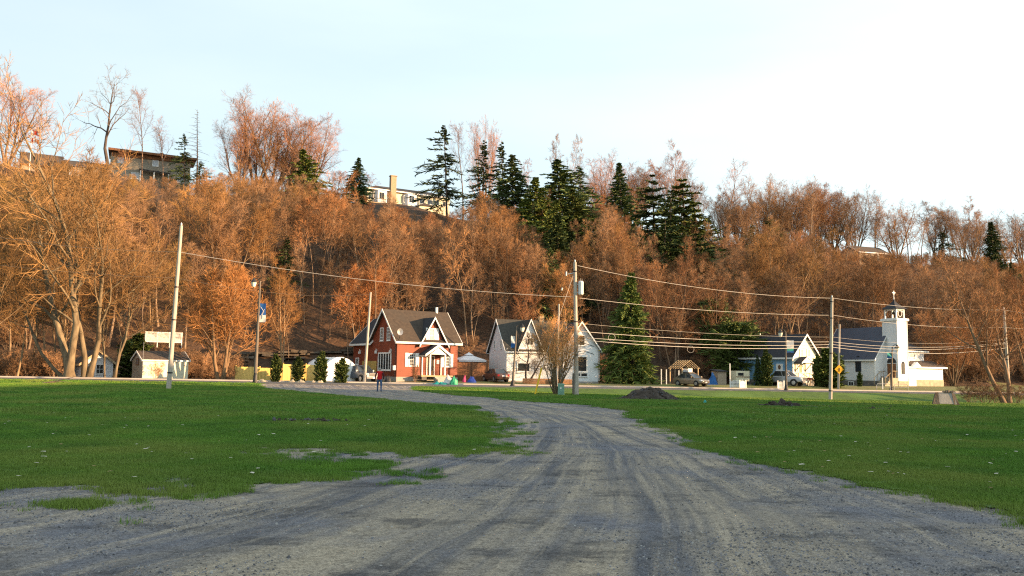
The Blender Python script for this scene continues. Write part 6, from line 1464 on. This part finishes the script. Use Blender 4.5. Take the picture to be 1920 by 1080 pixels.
# ------------------------------------------------------------------ vehicles
def car(name, label, px, Y, rz, paint, kind='sedan', nm='parked_car', cat='car', rack=False):
    x, y, z = gpt(px, Y); o = thing(nm, label, cat, (x, y, z), rz)
    if kind == 'sedan':
        st = [(-2.12, .42, .74, .62), (-2.06, .30, .90, .76), (-1.55, .22, .98, .83), (-.6, .20, .93, .85), (.5, .20, .92, .85), (1.2, .22, .88, .83), (1.85, .28, .78, .78), (2.08, .34, .66, .70), (2.14, .42, .58, .60)]
        cab = dict(b0=-1.6, b1=1.0, t0=-.95, t1=.2, zb=.93, zt=1.43, wb=.74, wt=.56); wx, wr, axl = (-1.32, 1.32), .30, .84
    else:
        st = [(-2.62, .62, .86, .80), (-2.58, .50, 1.14, .92), (-1.7, .40, 1.16, .95), (-.9, .40, 1.16, .95), (0.3, .40, 1.16, .95), (1.2, .42, 1.16, .93), (1.9, .46, 1.10, .90), (2.45, .46, 1.02, .86), (2.6, .52, .90, .80)]
        cab = dict(b0=-1.0, b1=1.25, t0=-.85, t1=.55, zb=1.14, zt=1.78, wb=.86, wt=.68); wx, wr, axl = (-1.6, 1.62), .39, .92
    # hull: smooth lofted sections with shoulder
    m = mb(paint); vs_ = []; n = 12
    for X_, z0_, z1_, w_ in st:
        zm = z0_ + (z1_ - z0_) * .55
        ring = [(w_ * .86, z0_), (w_, z0_ + .08), (w_ * 1.0, zm), (w_ * .985, z1_ - .07), (w_ * .93, z1_ - .01), (w_ * .5, z1_ + .02), (-w_ * .5, z1_ + .02), (-w_ * .93, z1_ - .01), (-w_ * .985, z1_ - .07), (-w_, zm), (-w_, z0_ + .08), (-w_ * .86, z0_)]
        vs_ += [(X_, a, b) for a, b in ring]
    k = len(st); m.add(vs_, [(i * n + j, i * n + (j + 1) % n, (i + 1) * n + (j + 1) % n, (i + 1) * n + j) for i in range(k - 1) for j in range(n)] + [tuple(range(n)), tuple(range(k * n - 1, (k - 1) * n - 1, -1))])
    body = m.build('body', o, smooth=True)
    ms = body.modifiers.new('edges', 'EDGE_SPLIT'); ms.split_angle = R(38)
    c = cab; B = [(c['b0'], -c['wb'], c['zb']), (c['b1'], -c['wb'], c['zb']), (c['b1'], c['wb'], c['zb']), (c['b0'], c['wb'], c['zb'])]
    T = [(c['t0'], -c['wt'], c['zt']), (c['t1'], -c['wt'], c['zt']), (c['t1'], c['wt'], c['zt']), (c['t0'], c['wt'], c['zt'])]
    m = mb('glass'); m.hexa(B + T); m.build('windows', o)
    m = mb(paint); m.hexa([(c['t0'] - .04, -c['wt'] - .02, c['zt'] - .03), (c['t1'] + .06, -c['wt'] - .02, c['zt'] - .03), (c['t1'] + .06, c['wt'] + .02, c['zt'] - .03), (c['t0'] - .04, c['wt'] + .02, c['zt'] - .03),
                          (c['t0'] + .1, -c['wt'] + .1, c['zt'] + .04), (c['t1'] - .1, -c['wt'] + .1, c['zt'] + .04), (c['t1'] - .1, c['wt'] - .1, c['zt'] + .04), (c['t0'] + .1, c['wt'] - .1, c['zt'] + .04)]); m.build('roof', o)
    m = mb(paint)
    for b_, t_ in zip(B, T): m.tube([np.array(b_) * 1.0, np.array(t_)], .05, 5)
    for s_ in (-1, 1):
        xm = (c['b0'] * .45 + c['b1'] * .55); xt = (c['t0'] * .45 + c['t1'] * .55); m.tube([(xm, s_ * (c['wb'] + .01), c['zb']), (xt, s_ * (c['wt'] + .01), c['zt'])], .04, 5)
        if kind == 'sedan': pass
    m.build('pillars', o)
    for X_ in wx:
        for s_ in (-1, 1):
            a = np.linspace(0, 6.283, 19)
            axl_ = axl + (.025 if kind == 'sedan' else .045)
            wl = mb('tyre'); wl.tube([(X_, s_ * (axl_ - .2), wr), (X_, s_ * (axl_ - .19), wr), (X_, s_ * (axl_ + .0), wr), (X_, s_ * (axl_ + .01), wr)], [wr * .85, wr, wr, wr * .86], 18); wo = wl.build('wheel', o)
            rm = mb('wheel_rim'); rm.tube([(X_, s_ * (axl_ + .0), wr), (X_, s_ * (axl_ + .022), wr)], [wr * .66, wr * .60], 12); rm.build('rim', wo)
            ar = mb('black_metal'); ar.tube([(X_, s_ * (axl_ - .3), wr + .02), (X_, s_ * (axl_ - .012), wr + .02)], wr * 1.14, 18); ar.build('wheel_arch', o)
            for q in (wo,):
                pass
    # push arches behind the tyres: keep them shallow
    fx, fz = st[-1][0], (st[-1][1] + st[-1][2]) / 2; rx_ = st[0][0]; wfr = st[-1][3]
    for s_ in (-1, 1):
        m = mb('headlight'); 
        if kind == 'sedan': m.hexa([(1.84, s_ * .50, .60), (2.14, s_ * .48, .58), (2.05, s_ * .74, .60), (1.8, s_ * .79, .62), (1.84, s_ * .50, .76), (2.08, s_ * .48, .70), (1.99, s_ * .73, .74), (1.78, s_ * .78, .76)])
        else: m.hexa([(2.40, s_ * .55, .80), (2.63, s_ * .53, .78), (2.57, s_ * .84, .80), (2.36, s_ * .885, .80), (2.40, s_ * .55, 1.0), (2.57, s_ * .53, .98), (2.50, s_ * .83, .98), (2.34, s_ * .87, 1.0)])
        m.build('headlight', o)
        m = mb('tail_red'); m.box(rx_ - .02, rx_ + .2, min(s_ * wfr * .85, s_ * wfr * 1.22), max(s_ * wfr * .85, s_ * wfr * 1.22), st[1][2] - .28, st[1][2] - .06); m.build('taillight', o)
        m = mb(paint); m.box(c['b1'] - .35, c['b1'] - .2, min(s_ * (c['wb'] + .1), s_ * (c['wb'] + .28)), max(s_ * (c['wb'] + .1), s_ * (c['wb'] + .28)), c['zb'] + .05, c['zb'] + .19); m.build('mirror', o)
    if kind == 'sedan':
        mb('black_metal').box(2.05, 2.16, -.4, .4, .50, .60).build('grille', o); mb('black_metal').box(2.0, 2.15, -.6, .6, .33, .42).build('air_intake', o); mb('plate').box(2.145, 2.17, -.16, .16, .42, .5).build('number_plate', o); mb('plate').box(-2.16, -2.1, -.18, .18, .6, .74).build('number_plate', o)
    else:
        mb('chrome_dull').box(2.56, 2.64, -.50, .50, .66, 1.0).build('grille', o); mb('chrome_dull').box(2.5, 2.76, -.88, .88, .42, .60).build('bumper', o); mb('black_metal').box(2.642, 2.65, -.42, .42, .71, .80).build('grille_slot', o); mb('black_metal').box(2.642, 2.65, -.42, .42, .85, .94).build('grille_slot', o)
        mb('plate').box(2.762, 2.78, -.16, .16, .44, .56).build('number_plate', o); mb('black_metal').box(-2.5, -1.1, -.78, .78, 1.165, 1.19).build('load_bed', o)
    if rack:
        m = mb('black_metal'); 
        for X_ in (-.7, 0.0): m.tube([(X_, -.6, 1.5), (X_, .6, 1.5)], .03, 5)
        m.box(-.8, .1, -.5, .5, 1.5, 1.6); m.build('roof_rack', o)
    return o
car('c', 'brown sedan seen from behind, parked before the left end of the white house', 929, 97.2, R(116), 'car_brown')
car('c', 'tan sedan with a rack on its roof, parked right of the big spruce', 1296, 100, R(-50), 'car_tan', rack=True)
car('c', 'blue-grey pickup truck beside the white tent garage and red house', 674, 92.5, R(-47), 'car_grey', 'pickup', 'parked_pickup', 'pickup truck')
car('c', 'silver pickup truck in front of the blue house', 1470, 104.5, R(-42), 'car_silver', 'pickup', 'parked_pickup', 'pickup truck')

# ------------------------------------------------------------------ the person walking up the drive
def person():
    x, y, z = gpt(711, 64)
    o = thing('person', 'person in red jacket with dark sleeves and blue jeans walking away on the drive', 'person', (x, y, z), R(8)); o.scale = (1.12, 1.06, 1.03)
    J = {'pelvis': (0, 0, .95, .135, .10), 'waist': (0, 0, 1.08, .135, .10), 'chest': (0, .01, 1.27, .165, .115), 'shoulders': (0, .0, 1.42, .13, .09), 'neck': (0, .01, 1.51, .055, .055), 'head': (0, .02, 1.60, .075, .085), 'crown': (0, .02, 1.70, .07, .08)}
    edges = [('pelvis', 'waist'), ('waist', 'chest'), ('chest', 'shoulders'), ('shoulders', 'neck'), ('neck', 'head'), ('head', 'crown')]
    for s, nm in ((-1, 'l'), (1, 'r')):
        st_ = .14 if s < 0 else -.12
        J.update({nm + 'hip': (s * .10, 0, .90, .095, .10), nm + 'knee': (s * .115, st_ * .6, .50, .066, .066), nm + 'ankle': (s * .12, st_ * 1.1 - .03, .10, .048, .048), nm + 'toe': (s * .13, st_ * 1.1 + .14, .05, .042, .035),
                  nm + 'sh': (s * .19, 0, 1.40, .07, .07), nm + 'elbow': (s * .285, -.05, 1.14, .052, .052), nm + 'wrist': (s * .26, .06, .92, .034, .034), nm + 'palm': (s * .258, .08, .85, .036, .02)})
        edges += [('pelvis', nm + 'hip'), (nm + 'hip', nm + 'knee'), (nm + 'knee', nm + 'ankle'), (nm + 'ankle', nm + 'toe'), ('shoulders', nm + 'sh'), (nm + 'sh', nm + 'elbow'), (nm + 'elbow', nm + 'wrist'), (nm + 'wrist', nm + 'palm')]
    names = list(J); me = bpy.data.meshes.new('body'); me.from_pydata([J[k][:3] for k in names], [(names.index(a), names.index(b)) for a, b in edges], [])
    tmp = bpy.data.objects.new('body', me); C.objects.link(tmp)
    md = tmp.modifiers.new('skin', 'SKIN'); md.use_smooth_shade = True
    for i, k in enumerate(names): me.skin_vertices[0].data[i].radius = J[k][3:]
    me.skin_vertices[0].data[0].use_root = True
    tmp.modifiers.new('sub', 'SUBSURF').levels = 2
    dg = bpy.context.evaluated_depsgraph_get(); ev = bpy.data.meshes.new_from_object(tmp.evaluated_get(dg)); C.objects.unlink(tmp); bpy.data.objects.remove(tmp)
    ev.name = 'body'; ev.materials.clear()
    for k in ('jacket_red', 'sleeve_dark', 'denim', 'skin', 'shoe'): ev.materials.append(MATS[k])
    for p_ in ev.polygons:
        cx_, cy_, cz_ = p_.center; arm = abs(cx_) > .165 and cz_ > .80
        p_.material_index = 4 if cz_ < .085 else (3 if (arm and cz_ < .90) or cz_ > 1.50 else (1 if arm and abs(cx_) > .185 else (2 if cz_ < .93 else 0))); p_.use_smooth = True
    b = link('body', ev, o)
    h = mb('skin')
    for s in (-1, 1):
        for f in range(4):
            y0 = .055 + f * .018; ln = (.065, .075, .07, .055)[f]; h.tube([(s * .258, y0, .83), (s * .256, y0 + .004, .83 - ln * .55), (s * .248, y0 + .012, .83 - ln)], [.0085, .008, .006], 5)
        h.tube([(s * .25, .10, .87), (s * .238, .125, .835), (s * .235, .13, .81)], [.010, .009, .007], 5)
    h.build('fingers', o)
    hr = MB().mat('grey_hair'); hr.tube([(0, .0, 1.575), (0, -.005, 1.62), (0, .01, 1.68), (0, .02, 1.725), (0, .02, 1.745)], [.06, .085, .088, .06, .01], 12); hr.build('hair', o, smooth=True)
    fc = mb('skin'); fc.tube([(0, .10, 1.615), (0, .125, 1.60)], [.014, .010], 6); fc.tube([(-.085, .02, 1.61), (-.095, .02, 1.60)], .02, 6); fc.tube([(.085, .02, 1.61), (.095, .02, 1.60)], .02, 6); fc.build('nose_and_ears', o)
    j = mb('jacket_red'); a = np.linspace(0, 6.283, 21)[:-1]
    j.add([(.165 * math.cos(t), .125 * math.sin(t), .90) for t in a] + [(.172 * math.cos(t), .130 * math.sin(t), 1.0) for t in a] + [(.160 * math.cos(t), .122 * math.sin(t), 1.12) for t in a], [(i + r0 * 20, (i + 1) % 20 + r0 * 20, (i + 1) % 20 + (r0 + 1) * 20, i + (r0 + 1) * 20) for r0 in (0, 1) for i in range(20)]); jo = j.build('jacket_hem', o, smooth=True)
person()

# ------------------------------------------------------------------ yard things
def lump(name, label, cat, px, Y, rx_, ry_, h, mat, seed=1, kind=None, rough=.25, n=26, rz=0.0, group=None, fine=3.0):
    x, y, z = gpt(px, Y); a = np.linspace(0, 2 * math.pi, n + 1)[:-1]; rr = np.linspace(0, 1, n // 2 + 1); vs_ = [(0, 0, h * (1 + rough * 2 * float(fbm(np.array(seed * 3.1), np.array(float(seed)), 4))) + float(fbm(np.array(seed * 3.1), np.array(float(seed)), 4)) * h * rough * .5)]; f_ = []
    for j, r_ in enumerate(rr[1:]):
        for t in a:
            u, v = r_ * rx_ * math.cos(t), r_ * ry_ * math.sin(t); nz_ = float(fbm(np.array(u * fine / max(rx_, .5) + seed * 3.1), np.array(v * fine / max(rx_, .5) + seed), 4))
            hh_ = h * (math.cos(r_ * math.pi) * .5 + .5) ** .8 * (1 + rough * 2 * nz_) + nz_ * h * rough * .5 * (1 - r_)
            vs_.append((u * (1 + rough * nz_), v * (1 + rough * nz_), hh_ - .04 * (r_ == 1)))
    for i in range(n): f_.append((0, 1 + i, 1 + (i + 1) % n))
    for j in range(len(rr) - 2):
        for i in range(n): f_.append((1 + j * n + i, 1 + (j + 1) * n + i, 1 + (j + 1) * n + (i + 1) % n, 1 + j * n + (i + 1) % n))
    m = MB().mat(mat); m.add(vs_, f_); props = dict(label=label, category=cat) if not kind else dict(label=label, kind=kind)
    if group: props['group'] = group
    o = m.build(name, None, smooth=True, **props); o.location = (x, y, z - .02); o.rotation_euler = (0, 0, rz); return o
lump('soil_heap', 'large dark heap of soil on the lawn in front of the street', 'soil heap', 1219, 58.5, 2.35, 1.6, .84, 'soil', 3, n=64, rough=.14, fine=6)
lump('soil_heap', 'low flat patch of dug soil and stones on the right lawn', 'soil heap', 1468, 47, 1.65, 1.1, .24, 'soil', 5, n=48, rough=.6, fine=9)
lump('soil_heap', 'tiny lump of dark soil on the right lawn beyond the low dug patch', 'soil heap', 1636, 45, .45, .35, .12, 'soil', 6, n=24, rough=.5, fine=8)
lump('soil_patch', 'thin streak of bare dark soil on the left lawn', 'soil heap', 585, 27, .95, .35, .06, 'soil', 8, n=32, rough=.6, fine=8, rz=-.35)
lump('soil_heap', 'low trail of dark soil left of the large heap', 'soil heap', 1175, 57, 1.2, .6, .18, 'soil', 9, n=32, rough=.5, fine=8)
x, y = [], []
rr_ = np.random.default_rng(5)
def around(px, Y, rx_, ry_, n):
    X_, Y_, Z_ = gpt(px, Y); a = rr_.normal(size=n) * rx_ * .5 + X_; b = rr_.normal(size=n) * ry_ * .5 + Y_; return np.stack([a, b, G(a, b) + .02], -1)
def on_heap(px, Y, rx_, ry_, h, n):
    X_, Y_, Z_ = gpt(px, Y); q_ = rr_.random(n) ** .6 * 1.15; t = rr_.random(n) * 6.283; a = X_ + q_ * rx_ * np.cos(t); b = Y_ + q_ * ry_ * np.sin(t); return np.stack([a, b, Z_ + h * (np.cos(np.clip(q_, 0, 1) * math.pi) * .5 + .5) ** .8 + .0], -1)
CL_ = [stone(21, 'soil'), stone(22, 'soil'), stone(23, 'stone_c')]
scatter('soil_clods', np.concatenate([on_heap(1219, 58.5, 2.35, 1.6, .80, 420), on_heap(1468, 47, 1.65, 1.1, .2, 160), around(1219, 57.5, 3.2, 1.6, 260), around(1468, 47, 2.4, 1.2, 260), around(1636, 45, .8, .5, 40), around(585, 27, 1.2, .4, 60), around(1700, 52, 7, 3, 120), around(1175, 57, 2, .8, 80)]), CL_, .05, .19, upright=False, kind='stuff', label='clods of soil strewn round the dug patches')
o = lump('folded_tarp', 'teal-green tarpaulin bundle with striped cloth on the grass before the red house', 'tarpaulin', 824, 88.2, 1.0, .5, .42, 'teal_cloth', 11, rough=.5, n=28)
o2 = lump('folded_tarp', 'bright green tarpaulin end at the right of the cloth heap', 'tarpaulin', 850, 88.2, .55, .45, .62, 'tarp_green', 12, rough=.5, n=24)
o2 = lump('cloth_heap', 'white and dark striped cloth heaped between the two green tarpaulins', 'cloth heap', 838, 88.6, .9, .5, .62, 'tarp_white', 14, rough=.6, n=24)
for i in range(4):
    pass
lump('blue_bag', 'dark blue bag lying against the brown fence', 'bag', 884, 95, .6, .4, .62, 'bin_blue', 15, rough=.3, n=20)
lump('pink_bag', 'pink cloth bundle left of the dark blue bag', 'bag', 871, 95, .3, .3, .8, 'pink_cloth', 16, rough=.3, n=18)
lump('garbage_bag', 'black bag at the right corner of the red house side wall', 'bag', 727, 92.5, .4, .35, .75, 'black_metal', 17, rough=.3, n=18)
x, y, z = gpt(1322, 52); o = lump('plastic_ball', 'small teal ball on the right lawn near the soil heap', 'ball', 1322, 52, .16, .16, .24, 'teal_cloth', 18, rough=.05, n=14)
x, y, z = gpt(1052, 63.2); o = thing('utility_box', 'pale green metal utility box beside the transformer pole', 'utility box', (x, y, z), R(-12))
mb('concrete').box(-.26, .26, -.24, .24, -.2, .06).build('base', o); mb('utility_green').box(-.21, .21, -.2, .2, .06, .80).build('cabinet', o); m = mb('utility_green'); m.hexa([(-.24, -.23, .80), (.24, -.23, .80), (.24, .23, .80), (-.24, .23, .80), (-.2, -.19, .88), (.2, -.19, .88), (.2, .19, .88), (-.2, .19, .88)]); m.build('lid', o); mb('white_trim').box(-.06, .06, -.206, -.202, .5, .6).build('notice', o)
# weathered slab on the right lawn
x, y, z = gpt(1772, 65.5); o = thing('stone_ruin', 'weathered grey stone slab propped up like a bench on the right lawn', 'stone slab', (x, y, z), R(-8))
m = mb('concrete'); m.hexa([(-.45, -.22, .14), (.80, -.18, .10), (.78, .25, .1), (-.45, .25, .14), (-.50, .05, .98), (.62, .08, 1.0), (.60, .3, .98), (-.48, .28, .96)]); m.build('slab', o)
m = mb('rock'); m.hexa([(-1.0, -.3, -.1), (-.5, -.3, -.1), (-.45, .3, -.1), (-.9, .3, -.1), (-.66, -.05, .98), (-.46, -.02, 1.0), (-.46, .28, .98), (-.62, .26, .95)]); m.build('prop', o)
m = mb('rock'); m.hexa([(.60, -.25, -.1), (1.05, -.2, -.1), (1.0, .3, -.1), (.62, .3, -.1), (.52, .02, .96), (.74, .05, .9), (.7, .3, .92), (.5, .3, .96)]); m.build('prop', o)
for i in range(5): m = mb('rock'); a_ = -.1 + i * .18; m.hexa([(a_, -.02, .99), (a_ + .2, .0, .99), (a_ + .2, .26, 1.0), (a_, .24, 1.0), (a_ + .03, .04, 1.08 + .07 * (i % 3)), (a_ + .15, .05, 1.1 + .05 * (i % 2)), (a_ + .16, .2, 1.1), (a_ + .02, .2, 1.12)]); m.build('rubble', o)
# hoop railings before the church
for i, (px, lb) in enumerate(((1657, 'low steel hoop rail left of the lamp post before the church'), (1690, 'low steel hoop rail right of the lamp post before the church'))):
    x, y, z = gpt(px, 100.3); o = thing('hoop_rail', lb, 'railing', (x, y, z + .1), R(12), 'hoop rails before the church'); m = mb('steel')
    m.tube([(-.9, 0, -.2), (-.95, 0, .55), (-.8, 0, .78), (.75, 0, .78), (.92, 0, .55), (.85, 0, -.2)], .032, 6); m.build('hoop', o); m = mb('steel'); m.tube([(-.93, 0, .4), (.9, 0, .4)], .02, 5); m.build('cross_bar', o)
x, y, z = gpt(1655, 104); o = thing('post_sign', 'thin white post with a small dark plate left of the church steps', 'sign post', (x, y, z), 0)
mb('white_trim').box(-.05, .05, -.05, .05, -.2, 1.5).build('post', o); mb('black_metal').box(-.2, .2, -.07, -.052, 1.4, 1.52).build('plate', o)
# picket fences
def picket(px, Y, rz, n, label):
    x, y, z = gpt(px, Y); o = thing('picket_fence', label, 'picket fence', (x, y, z), rz, 'white picket pieces')
    for i in range(n): m = mb('white_trim'); h = .72 + .14 * math.cos((i / (n - 1) - .5) * 3); m.prism([(i * .14 - .04, .05), (i * .14 + .04, .05), (i * .14 + .04, h), (i * .14, h + .07), (i * .14 - .04, h)], 'y', -.012, .012); m.build('picket', o)
    for zz in (.18, .6): mb('white_trim').box(-.08, (n - 1) * .14 + .08, .014, .05, zz, zz + .08).build('rail', o)
    for u in (-.1, (n - 1) * .14 + .1): m = mb('white_trim'); m.box(u - .06, u + .06, -.06, .06, -.2, 1.0); m.build('post', o)
picket(1371, 99.5, R(-18), 9, 'left wing of the small white picket corner beside the street'); picket(1388, 98.8, R(35), 7, 'right wing of the small white picket corner beside the street'); picket(1460, 99.8, R(10), 5, 'short white picket piece in front of the silver pickup')
# open-framed shed and odds and ends under the pines
x, y, z = gpt(1279, 109); o = thing('framed_shed', 'unfinished shed with bare roof rafters and pale blue door panels', 'shed', (x, y, z), R(22))
for k in range(6):
    yy = k * .55; m = mb('plain_wood'); m.tube([(-.3, yy, 1.95), (1.2, yy, 3.05)], .045, 4); m.tube([(2.7, yy, 1.95), (1.2, yy, 3.05)], .045, 4); m.build('rafter', o)
m = mb('plain_wood')
for zz in np.linspace(0.1, .9, 4): m.tube([(-.3 + 1.5 * zz, -.1, 2.0 + 1.1 * zz), (-.3 + 1.5 * zz, 2.9, 2.0 + 1.1 * zz)], .03, 4); m.tube([(2.7 - 1.5 * zz, -.1, 2.0 + 1.1 * zz), (2.7 - 1.5 * zz, 2.9, 2.0 + 1.1 * zz)], .03, 4)
m.build('purlins', o)
for u in (0, 2.4):
    for v in (0, 2.8): mb('plain_wood').box(u - .06, u + .06, v - .06, v + .06, -.3, 2.05).build('post', o)
mb('car_silver').box(.1, .8, -.08, -.02, .2, 1.95).build('door_panel', o); mb('white_trim').box(.85, 1.5, -.08, -.02, .1, 2.0).build('door_panel', o); mb('brown_wood').box(1.6, 2.3, .1, .15, .0, 1.4).build('wall_boards', o)
for px, Y, hh_, lb in ((1213, 105, 1.75, 'left white post under the big spruce'), (1240, 104, 1.85, 'middle white post right of the big spruce'), (1249.5, 104.2, 1.8, 'right white post of the pair beyond the big spruce'), (1273, 104, 1.7, 'white post just left of the framed shed'), (1369, 103, 2.6, 'thin pale post behind the picket corner')):
    x, y, z = gpt(px, Y); o = mb('white_trim').box(-.06, .06, -.06, .06, -.2, hh_).build('white_post', None, label=lb, category='post', group='white posts'); o.location = (x, y, z)
x, y, z = gpt(1354, 107); o = thing('grey_bin_shed', 'low grey board shed in shade under the broad soft pine', 'shed', (x, y, z), R(15)); shell(o, -.6, .6, 0, 1.6, 1.7, 1.7, 'box', 'tan_board', -.2); mb('dark_shingle').slab([(-.75, -.2, 1.7), (.75, -.2, 1.7), (.75, 1.8, 1.9), (-.75, 1.8, 1.9)], .08).build('roof', o)
lump('blue_tarp', 'blue tarpaulin bundle under the pines left of the low grey shed', 'tarpaulin', 1336, 107, .7, .5, 1.45, 'blue_cloth', 22, rough=.3, n=20)
x, y, z = gpt(1393, 108); o = thing('camping_trailer', 'small cream trailer catching sunlight behind the picket corner', 'trailer', (x, y, z), R(20)); mb('warm_stucco').box(-1.0, 1.0, 0, 1.4, .45, 1.75).build('trailer_body', o); mb('brown_wood').box(-1.01, 1.01, -.02, -.005, .95, 1.05).build('trim', o)
for s_ in (-.5, .5): mb('tyre').tube([(s_, -.03, .28), (s_, .15, .28)], .28, 12).build('wheel', o)
mb('glass').box(-.7, .1, -.03, -.004, 1.15, 1.5).build('window', o)
lump('blue_bag', 'blue and white bag against the blue house wall left of the cedar', 'bag', 1417, 107, .35, .3, .5, 'bin_blue', 23, rough=.3, n=16)
for px, Y, sx_, lb in ((548, 84.9, .55, 'pale rock at the foot of the second clipped cedar'), (563, 84.7, .6, 'pale rock right of the second clipped cedar'), (588, 85.2, .4, 'pale rock between the second and third cedars'), (600, 85.2, .5, 'pale rock at the foot of the third cedar'), (490, 84.8, .45, 'pale rock beside the lamp post foot')):
    lump('border_rock', lb, 'rock', px, Y, sx_, .3, .24, 'stone_base', int(px), rough=.5, n=16, group='pale rocks along the cedar bed')
wire_ = None
x, y, z = gpt(110, 68)
o = MB().mat('pale_bark').tube([(-1.3, 0, .06), (-.3, .1, .25), (.6, .0, .45), (1.6, .2, .7)], [.05, .045, .03, .015], 6).tube([(-.9, .0, .1), (0, .3, .2), (.8, .5, .15)], [.04, .025, .012], 5).build('fallen_branch', None, label='pale fallen branch lying at the edge of the left lawn', category='branch'); o.location = (x, y, z)

# ------------------------------------------------------------------ unseen hall block added right of the lot to cast the foreground shade
o = thing('added_shade_hall', 'tall brick hall added out of view on the right to shade the lot and lawn', 'shade blocker', (64, -75, 0), 0)
mb('shade_hall_brick').box(0, 26, 0, 123.0, -2, 16.2).build('wall', o)
m = mb('dark_shingle'); m.slab([(-.6, -.6, 16.3), (26.6, -.6, 16.3), (26.6, 123.6, 17.0), (-.6, 123.6, 17.0)], .3); m.build('roof', o)
for k in range(18):
    for j in range(3):
        f = mb('white_trim'); y0 = 4 + k * 6.8; z0_ = 1.6 + j * 4.8; f.box(-.06, -.003, y0, y0 + 2.2, z0_, z0_ + 2.8)
        w0 = f.build('window', o); mb('glass').box(-.09, -.062, y0 + .12, y0 + 2.08, z0_ + .12, z0_ + 2.68).build('pane', w0)
